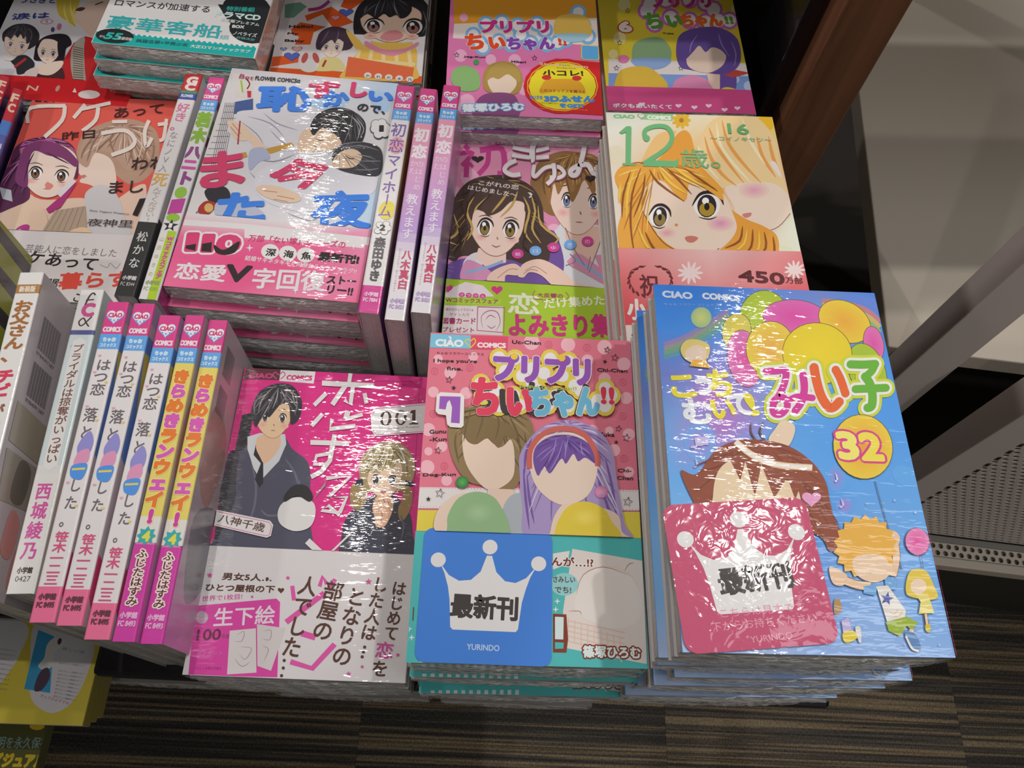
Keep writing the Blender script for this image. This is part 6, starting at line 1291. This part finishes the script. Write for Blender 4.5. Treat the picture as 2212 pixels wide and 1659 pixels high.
# yellow and orange spines "4"
for i, (x, y, z, yw) in enumerate(((-.1711, .1204, -.3856, 5.5), (-.1597, .1213, -.3896, 5.3))):
    lab = ('yellow spined upright comic with magenta foot, beside the white spines', 'yellow spined upright comic with magenta foot, beside the magenta 001 comic')[i]
    if i == 0:
        b = standing(x, y, z, D(yw), .0106, ('#d4d0d2', '#dccb62', '#b4a6a8'), lab, 'yellow spined comics', 22)
        spine_bands(b, BANDS + [(.66, .74, '#d8d4ce'), (.735, 1.0, '#c83a9e')])
        A = spine_art(b); L2(A); imprint(b, A)
        A.V_('きらめきランウェイ!', 0, 34, 0, 119, 7.6, '#d8722c', edge=.75, out=1.1, outcol='#e4dc9a', cols=['#dc7626', '#cf56b0', '#dc7626', '#cf56b0', '#dc7626', '#cf56b0', '#dc7626', '#cf56b0', '#dc7626', '#c83a9e'])
        A.star(0, 124.5, 4.9, '#35a4a8', 8, .66); A.T('4', -1.6, 127, 1.6, 127, 4.6, '#d8d44a', edge=.4)
        A.V_('ふじたはすみ', 0, 131, 0, 158, 4.6, '#5a2430', edge=.12, out=.75, outcol='#e4d4cc'); foot(A, 163.5, 'FC 8493', '#e0a8d0'); A.build('spine_print', b.mat, b.cover)
        A = back_art(b); A.fill(b.backcol); L2(A, -1); A.grad([['#b4a8b0', '#b8a8b0', '#b0a4b0'], ['#b4a4a0', '#ac9c9c', '#b4a8b0'], ['#a89aa4', '#a8a09c', '#a49a9c'], ['#c070b0', '#b89cb0', '#9a9498']]); A.blob([(20, 60), (50, 50), (52, 90), (30, 100)], '#b08078'); A.blob([(10, 100), (48, 110), (40, 150), (16, 140)], '#6c6870')
        for k in range(12): A.line([(34 + k * 1.3, 12), (34 + k * 1.3, 30)], .7, '#6a6468', n=1); A.line([(34 + k * 1.3, 36), (34 + k * 1.3, 52)], .7, '#6a6468', n=1)
        A.build('back_print', b.mat, b.cover); proto = b
    else: dup(proto.root, M_stand(x, y, z, D(yw), .112, .0106), None, lab)
# white spine with the fa mark
tp = at(199, 626, -.40); yw = D(8.0)
b = standing(tp.x + .087 * math.sin(yw), tp.y - .087 * math.cos(yw), -.40, yw, .0135, ('#d4d2d2', '#d6d4d4', '#b4b4b0'), 'pale blue-white spined upright comic with pink author name', seed=23)
spine_bands(b, [(.155, .172, '#54588c'), (.172, .62, '#c4d0d2')]); A = spine_art(b); L2(A)
A.line([(2.6, 3.5), (1, 2.2), (-.8, 5), (-2.4, 14)], 1.0, '#4a3438'); A.line([(-2, 7), (2.4, 6.6)], .8, '#4a3438', n=1); A.T('C', -2.6, 17.5, 3.6, 17.5, 8, '#c8508c', edge=.7); A.line([(3.4, 18), (-1, 24), (-3, 21.5), (-1, 19), (1, 22), (3, 24.5)], .8, '#4a3438')
A.line([(0, 33), (-3.4, 36), (-4.6, 38)], .3, '#b09090'); A.poly([(-3.6, 34), (0, 31.5), (3.6, 34), (3.6, 108), (0, 111), (-3.6, 108)], '#dcdada'); A.V_('ブライダルは掠奪がいっぱい', 0, 36, 0, 107, 5.2, '#7a5448', edge=.1)
A.poly([(-6, 113), (6, 112), (6, 175), (-6, 175)], '#d8d6d4'); A.V_('西城綾乃', 0, 117, 0, 158, 6.6, '#c8549c', edge=.25); A.T('小学館', -3.6, 164, 3.6, 164, 3, '#4a3c40', edge=.15); A.T('0427', -3.6, 168, 3.6, 168, 2.6, '#4a3c40'); A.build('spine_print', b.mat, b.cover)
A = back_art(b); A.fill(b.backcol); L2(A, -1); A.grad([['#b4bcbc', '#b4bcbc'], ['#a8b4b8', '#b4bcbc'], ['#c4b4b0', '#c0b4a8'], ['#c4b0a4', '#c4b0ac']]); A.build('back_print', b.mat, b.cover)
# white spine with brown lettering and barcodes
yw = D(9.5); tp = at(80, 590, -.378)
b = standing(tp.x - .003 + .087 * math.sin(yw), tp.y - .087 * math.cos(yw), -.378, yw, .0130, ('#d4d2d2', '#dcdada', '#b6acb0'), 'white spined upright comic with brown lettering and barcodes, behind the pale blue one', seed=24)
spine_bands(b, [(.045, .078, '#a87c4a')]); A = spine_art(b); L2(A)
A.T('新装版', -4.2, 12.6, 4.2, 12.6, 3.8, '#e0d4c4', edge=.15); A.V_('お父さん、', 0, 18, 0, 56, 8.2, '#a06a3c', edge=.4); A.V_('チビ', -.2, 60, -.4, 76, 7, '#cf3f5c', edge=.5); A.V_('がいなくなりました', 0, 80, 0, 140, 5.4, '#8a6048', edge=.3); A.build('spine_print', b.mat, b.cover)
A = back_art(b); A.fill(b.backcol); L2(A, -1)
for q, (x0, y0) in enumerate(((26, 22), (26, 50))):
    for k in range(22): A.line([(x0 + k * .95, y0), (x0 + k * .95, y0 + 20)], .3 + .35 * ((k * 7) % 3) / 2, '#5c5458', n=1)
    A.T('9784091387', x0 + 20, y0 + 23.5, x0, y0 + 23.5, 2.0, '#5c5458')
A.poly([(18, 78), (52, 76), (52, 98), (20, 100)], '#9c9080'); A.poly([(18, 102), (52, 102), (50, 128), (20, 126)], '#968c80'); A.blob([(26, 106), (38, 104), (40, 124), (28, 124)], '#6c645c'); A.blob([(26, 134), (36, 130), (38, 150), (28, 152)], '#c88884'); A.blob([(14, 150), (24, 146), (26, 166), (12, 168)], '#c88884')
A.build('back_print', b.mat, b.cover)
# yellow-green comic at the left edge of the frame
tp = at(-44, 428, -.378); yw = D(9.5)
b = standing(tp.x + .087 * math.sin(yw) - .006, tp.y - .087 * math.cos(yw), -.378, yw, .012, ('#8c8c2c', '#8c8c2c', '#8f9030'), 'yellow-green and black upright comic cut by the left edge of the photograph', seed=25)
A = back_art(b); A.fill(b.backcol); L2(A, -1)
for k in range(7): A.poly([(-56, 8 + k * 22), (56, 2 + k * 22), (56, 10 + k * 22), (-56, 20 + k * 22)], '#332a30')
A.build('back_print', b.mat, b.cover)
# second row: black-footed and green spines
b = standing(-.2302, .3040, -.3920, D(3.3), .0116, ('#d0ccce', '#d4d0d2', '#c8c4c6'), 'upright comic with a white spine turning black at the foot', seed=26)
spine_bands(b, [(0, .085, '#b8262e'), (.085, .098, '#4a8a54'), (.098, .13, '#3c4a9a'), (.70, 1.0, '#2b292c')]); A = spine_art(b); L2(A)
A.T('G', -2.8, 9, 3.2, 9, 6.5, '#dcd0cc', edge=.7); A.T('C', -2.8, 14, 3.2, 14, 5.5, '#dcd0cc', edge=.6); A.T('FLOWER', -3.8, 20.5, 3.8, 20.5, 2.4, '#c8cce0', edge=.15)
A.V_('好き。', 0, 26, -.3, 50, 7, '#cf6a98', edge=.15); A.V_('なにノV入', -.6, 50, -.8, 84, 4.6, '#9a9294'); A.V_('死', -.3, 84, -.4, 95, 8, '#d8a44c', edge=.15); A.V_('んでください!', 0, 95, 0, 122, 4.6, '#b8a894')
A.V_('松かな', 0, 128, 0, 156, 5.4, '#c4c0c0', edge=.1); A.T('小学館', -3.9, 163, 3.9, 163, 2.8, '#c4c0c0', edge=.15); A.T('FC 8344', -3.9, 167, 3.9, 167, 2.4, '#c4c0c0'); A.build('spine_print', b.mat, b.cover)
A = back_art(b); A.fill(b.backcol); L2(A, -1); A.poly([(30, 118), (58, 118), (58, 176), (30, 176)], '#2b292c'); A.build('back_print', b.mat, b.cover)
b = standing(-.2157, .3038, -.3920, D(2.7), .0108, ('#d0ccce', '#d4d2d4', '#b8b8b4'), 'upright comic with white spine and lime green foot, left of the brush lettered comic', seed=27)
spine_bands(b, BANDS); A = spine_art(b); L2(A); imprint(b, A)
A.V_('若木', 0, 31, 0, 58, 9, '#7fae30', edge=.8); A.V_('八', 0, 60, 0, 70, 9, '#8a3c84', edge=.7); A.V_('ニ', 0, 70, 0, 80, 8, '#c84aa0', edge=.7); A.V_('ト', 0, 80, 0, 92, 8, '#8a3c84', edge=.7)
A.circ(0, 97, 3.6, '#8cb83a', 4.4); A.poly([(-4, 103), (4, 101), (4, 112), (-4, 114)], '#b83a94'); A.circ(0, 116, 4, '#8cb83a', 3); A.star(0, 122, 4.6, '#26282a'); A.T('1', -.8, 123.5, .8, 123.5, 3, '#e0e0dc', edge=.2)
A.poly([(-.4, 126), (6, 126), (6, 175), (-.4, 175)], '#a4c224'); A.V_('Wコミックスフェア', 2.3, 130, 2.3, 160, 2.9, '#c83a94', edge=.25); A.V_('山田ゆきの', -2.6, 129, -2.6, 160, 2.4, '#c8c070'); A.T('小学館', -3.9, 164, 3.9, 164, 2.8, '#8c9c5c', edge=.15); A.T('FC 8385', -3.9, 168, 3.9, 168, 2.4, '#8c9c5c'); A.build('spine_print', b.mat, b.cover)
A = back_art(b); A.fill(b.backcol); L2(A, -1); A.poly([(48, 20), (56, 20), (56, 26), (48, 27)], '#8a2c6c'); A.poly([(48, 36), (56, 36), (56, 48), (48, 48)], '#6c9c3c'); A.poly([(46, 50), (56, 50), (56, 58), (46, 58)], '#8a2c6c'); A.poly([(30, 130), (58, 130), (58, 176), (30, 176)], '#a02c74'); A.build('back_print', b.mat, b.cover)
# second row, right of the brush lettered comic
b = standing(-.0887, .3068, -.3821, D(2.7), .0120, ('#d4d0d2', '#d8d6d8', '#c8bca0'), 'upright comic numbered 2 with white spine, purple title and magenta foot', seed=28)
spine_bands(b, BANDS + [(.895, 1.0, '#c8348c')]); A = spine_art(b); L2(A); imprint(b, A)
A.circ(.2, 51, 4.8, '#dfa0a8', 7); A.V_('初恋', 0, 32, 0, 58, 8.4, '#7c5aa4', edge=.12); A.V_('マイホ', 0, 58, -.2, 90, 7.2, '#7c5aa4', edge=.12); A.circ(1, 102, 5, '#dccb3c', 7); A.line([(0, 90), (0, 98)], .8, '#7c5aa4', n=1); A.V_('ム', 0, 98, 0, 108, 7, '#7c5aa4', edge=.12)
A.dots([(-2, 113), (2, 112), (3.4, 115), (1.6, 118), (-2.4, 117.6)], 2.2, '#4a4448'); A.dots([(-2, 113), (2, 112), (3.4, 115), (1.6, 118), (-2.4, 117.6), (0, 115)], 1.9, '#e0dede'); A.T('2', -1.3, 117, 1.5, 117, 4, '#2a2628', edge=.35); A.V_('森田ゆき', 0, 122, 0, 153, 5.6, '#4a4448', edge=.3)
foot(A, 163, 'FC 7884', '#e4b4d0'); A.build('spine_print', b.mat, b.cover)
A = back_art(b); A.fill(b.backcol); L2(A, -1); A.grad([['#a8709c', '#b88aa4'], ['#c8a850', '#c8ae6c'], ['#b8a8b0', '#a89cc0'], ['#6c5498', '#7c64a4']]); A.build('back_print', b.mat, b.cover)
for i, (x, y, z, yw) in enumerate(((-.0727, .3017, -.3773, 2.7), (-.0592, .3100, -.3801, 2.4))):
    lab = ('pink to lilac spined upright comic, the left one of the pair', 'pink to lilac spined upright comic, the right one beside the pink couple comic')[i]
    if i == 0:
        b = standing(x, y, z, D(yw), .0112, ('#c89ab0', '#c8a0cc', '#b49ac0'), lab, 'pink to lilac spined comics', 29)
        n_ = 22; ca, cb, cc = (224, 150, 176), (182, 150, 208), (216, 212, 218)
        def mixc(f): a, c_, u = (ca, cb, f / .55) if f < .55 else (cb, cc, min(1, (f - .55) / .12)); return '#%02x%02x%02x' % tuple(int(a[k] + (c_[k] - a[k]) * u) for k in range(3))
        spine_bands(b, BANDS + [(.172 + .828 * k / n_, .172 + .828 * (k + 1) / n_, mixc(k / n_)) for k in range(n_)]); A = spine_art(b); L2(A); imprint(b, A)
        A.V_('初恋', 0, 33, 0, 60, 8, '#e4d8e2', edge=.45); A.V_('のはじめ', 1.6, 60, 1.6, 84, 3.9, '#e4d0e0'); A.V_('かた', -2.4, 60, -2.4, 72, 3.9, '#e4d0e0'); A.V_('教えます', 0, 86, 0, 120, 5.8, '#e0d6e6', edge=.12)
        A.V_('八木真白', 1.6, 127, 1.6, 154, 4.8, '#c4446c', edge=.2); A.V_('Hatsukoi Oshiemasu', -2.6, 126, -2.6, 156, 1.7, '#cc9cac'); foot(A, 163, 'FC 8421', '#b49cc8'); A.build('spine_print', b.mat, b.cover)
        A = back_art(b); A.fill(b.backcol); L2(A, -1); A.grad([['#c89aae', '#c8a0ae'], ['#b490c0', '#b498bc'], ['#7860a4', '#8470ac'], ['#b8a4b4', '#b8a8b0']]); A.build('back_print', b.mat, b.cover); proto = b
    else: dup(proto.root, M_stand(x, y, z, D(yw), .112, .0112), None, lab)
# leaning comics with red tops at the left edge
for i, (px, py) in enumerate(((70, 196), (42, 168), (14, 140), (-14, 112))):
    lab = ('rightmost of the leaning blue spined comics with red tops at the left edge', 'second from the right of the leaning blue spined comics at the left edge', 'third from the right of the leaning blue spined comics at the left edge', 'outermost leaning blue spined comic, cut by the left edge')[i]
    tp = at(px, py, -.422); yw = D(7); c = (tp.x + .087 * math.sin(yw) - .010, tp.y - .087 * math.cos(yw), -.422)
    if i == 0:
        b = standing(*c, yw, .0062, ('#50407c', '#44509c', '#4a4488'), lab, 'leaning blue spined comics', 30, lean=D(26), w_=.080)
        spine_bands(b, [(0, .17, '#b02438'), (.17, .24, '#4470b8'), (.24, .55, '#4a5298'), (.55, .8, '#6a4a74'), (.8, 1, '#a87a5c')]); A = spine_art(b); L2(A)
        A.T('F', -1.8, 12, 1.8, 12, 7, '#d8b8a0', edge=.4); A.T('C', -1.8, 21, 1.8, 21, 7, '#d8b8a0', edge=.4); A.V_('出レアの恋', 0, 46, 0, 100, 3.6, '#c8b8d0', edge=.2); A.build('spine_print', b.mat, b.cover); proto = b
    else: dup(proto.root, M_stand(*c, yw, .080, .0062, D(26)), None, lab)

# ================================================================== lower shelf and magazines
for i, (px, py) in enumerate(((205, 1468), (594, 1496), (952, 1512))):
    z = -.6903; p = at(px, py, z); x, y = place(p, D(4.15), .124, .18, -1, -1)
    lab = ('leftmost of three dim film-wrapped books on the shelf under the table', 'middle one of three dim film-wrapped books on the shelf under the table', 'rightmost of three dim film-wrapped books on the shelf under the table')[i]
    if i == 0:
        b = make_book(M_lie(x, y, z, D(4.15), .025), .025, ('#8a8684', '#8a8684', '#8a8684'), lab, 'film-wrapped books under the table', w_=.124, h_=.18, amp=1.0, seed=40); proto = b
        under = make_book(M_lie(x, y + .004, z - .025, D(4.15), .0248), .0248, ('#77737a', '#77737a', '#77737a'), 'lower book beneath the leftmost film-wrapped book under the table', 'film-wrapped books under the table', w_=.124, h_=.18, amp=1.0, seed=41)
    else:
        dup(proto.root, M_lie(x, y, z, D(4.15), .025), None, lab); dup(under.root, M_lie(x, y + .004, z - .025, D(4.15), .0248), None, 'lower book beneath the ' + ('middle', 'rightmost')[i - 1] + ' film-wrapped book under the table')
# magazines at the lower left, on a low stand
zm = -.556; mp_ = at(178, 1568, zm); yw = D(4.6); mx_, my_ = place(mp_, yw, .21, .257, 1, -1)
m1 = make_book(M_lie(mx_, my_, zm, yw, .012), .012, ('#a8983a', '#a8983a', '#d0ccc8'), 'yellow magazine with a white leaf shape and a blue picture, lowest left corner', 'yellow magazines', w_=.21, h_=.257, amp=.0, seed=50, film_=False, name='magazine', cat='magazine')
A = top_art(m1); A.view(0, 1300, 4.62); A.fill('#b0a034')
A.blob([(345, 230), (300, 600), (300, 920), (380, 1050), (520, 1110), (680, 1040), (800, 880), (900, 640), (940, 480), (900, 380), (600, 260)], '#b0acb0')
A.blob([(-400, 160), (250, 210), (200, 520), (60, 740), (-40, 840), (-300, 900)], '#b0acb0'); A.poly([(385, 280), (540, 345), (500, 910), (240, 870)], '#2880a8'); A.blob([(545, 360), (470, 430), (440, 560), (380, 640), (440, 680), (520, 640), (540, 520), (600, 460), (640, 400)], '#b8b4b0'); A.blob([(420, 680), (480, 660), (500, 740), (460, 830), (400, 890), (340, 880), (370, 760)], '#3c2c3c'); A.circ(595, 395, 20, '#3c2c3c', 34, .3)
for k in range(9):
    A.T('あたらしい物語ひらく', 590 - k * 7, 660 + k * 36 - (40 if k == 0 else 0), 850 - k * 12, 690 + k * 38 - (40 if k == 0 else 0), 17, '#5c5860')
    A.T('まいつきの本のたより', -60 - k * 10, 470 + k * 48, 160 - k * 12, 500 + k * 48, 17, '#5c5860')
A.T('新しい本', 620, 480, 840, 520, 30, '#7478a8'); A.T('きょうのおすすめ', 400, 950, 680, 1030, 30, '#a8607c'); A.build('cover_print', m1.mat, m1.cover)
for k in (1, 2): dup(m1.root, M_lie(mx_ - .002 * k, my_ + .003 * k, zm - .0122 * k, yw, .012), None, ('second yellow magazine from the top, beneath the blue picture one', 'third yellow magazine from the top, on the dark olive one')[k - 1])
z2 = zm - .0385; m2p = at(101, 1640, z2); x2, y2 = place(m2p, yw, .19, .257, 1, -1); x2 -= .004
m2 = make_book(M_lie(x2, y2 - .022, z2, yw, .012), .012, ('#56562a', '#56562a', '#8a8880'), 'dark olive magazine with yellow lettering sticking out under the yellow magazines', w_=.19, h_=.257, amp=.0, seed=51, film_=False, name='magazine', cat='magazine')
A = top_art(m2); A.view(0, 1300, 4.62); A.fill('#4a4a22'); A.circ(370, 1240, 75, '#c8a41c', 40); A.T('明を永久保存', -40, 1460, 470, 1470, 110, '#7a9a98', edge=1); A.T('ビジュアル', -80, 1640, 430, 1650, 120, '#b8a020', edge=10); A.build('cover_print', m2.mat, m2.cover)
'''st = empty('magazine_stand', Matrix.Translation((x2 - .02, y2 + .02, 0))); tag(st, 'black stand under the magazines at the left front of the table', 'stand')
box('stand_top', (-.12, .08, -.12, .10, z2 - .012 + CAMH - .016, z2 - .012 + CAMH), BLACK, st, .002)
for sx in (-.11, .055):
    for sy in (-.11, .075): box('leg', (sx, sx + .015, sy, sy + .015, 0, z2 - .012 + CAMH - .016), BLACK, st)'''
# everything stands on the carpet inside the shop
for nme, d in (('wall_back', (-2.2, 2.8, 3.45, 3.5, 0, 3.4)), ('wall_left', (-2.2, -2.15, -1.5, 3.5, 0, 3.4)), ('wall_right', (2.75, 2.8, -1.5, 3.5, 0, 3.4)), ('wall_front', (-2.2, 2.8, -1.5, -1.45, 0, 3.4)), ('ceiling', (-2.2, 2.8, -1.5, 3.5, 3.35, 3.4))):
    tag(box(nme, d, plain('shop_paint', '#b8b4ac', .8)), None, None, kind='structure')
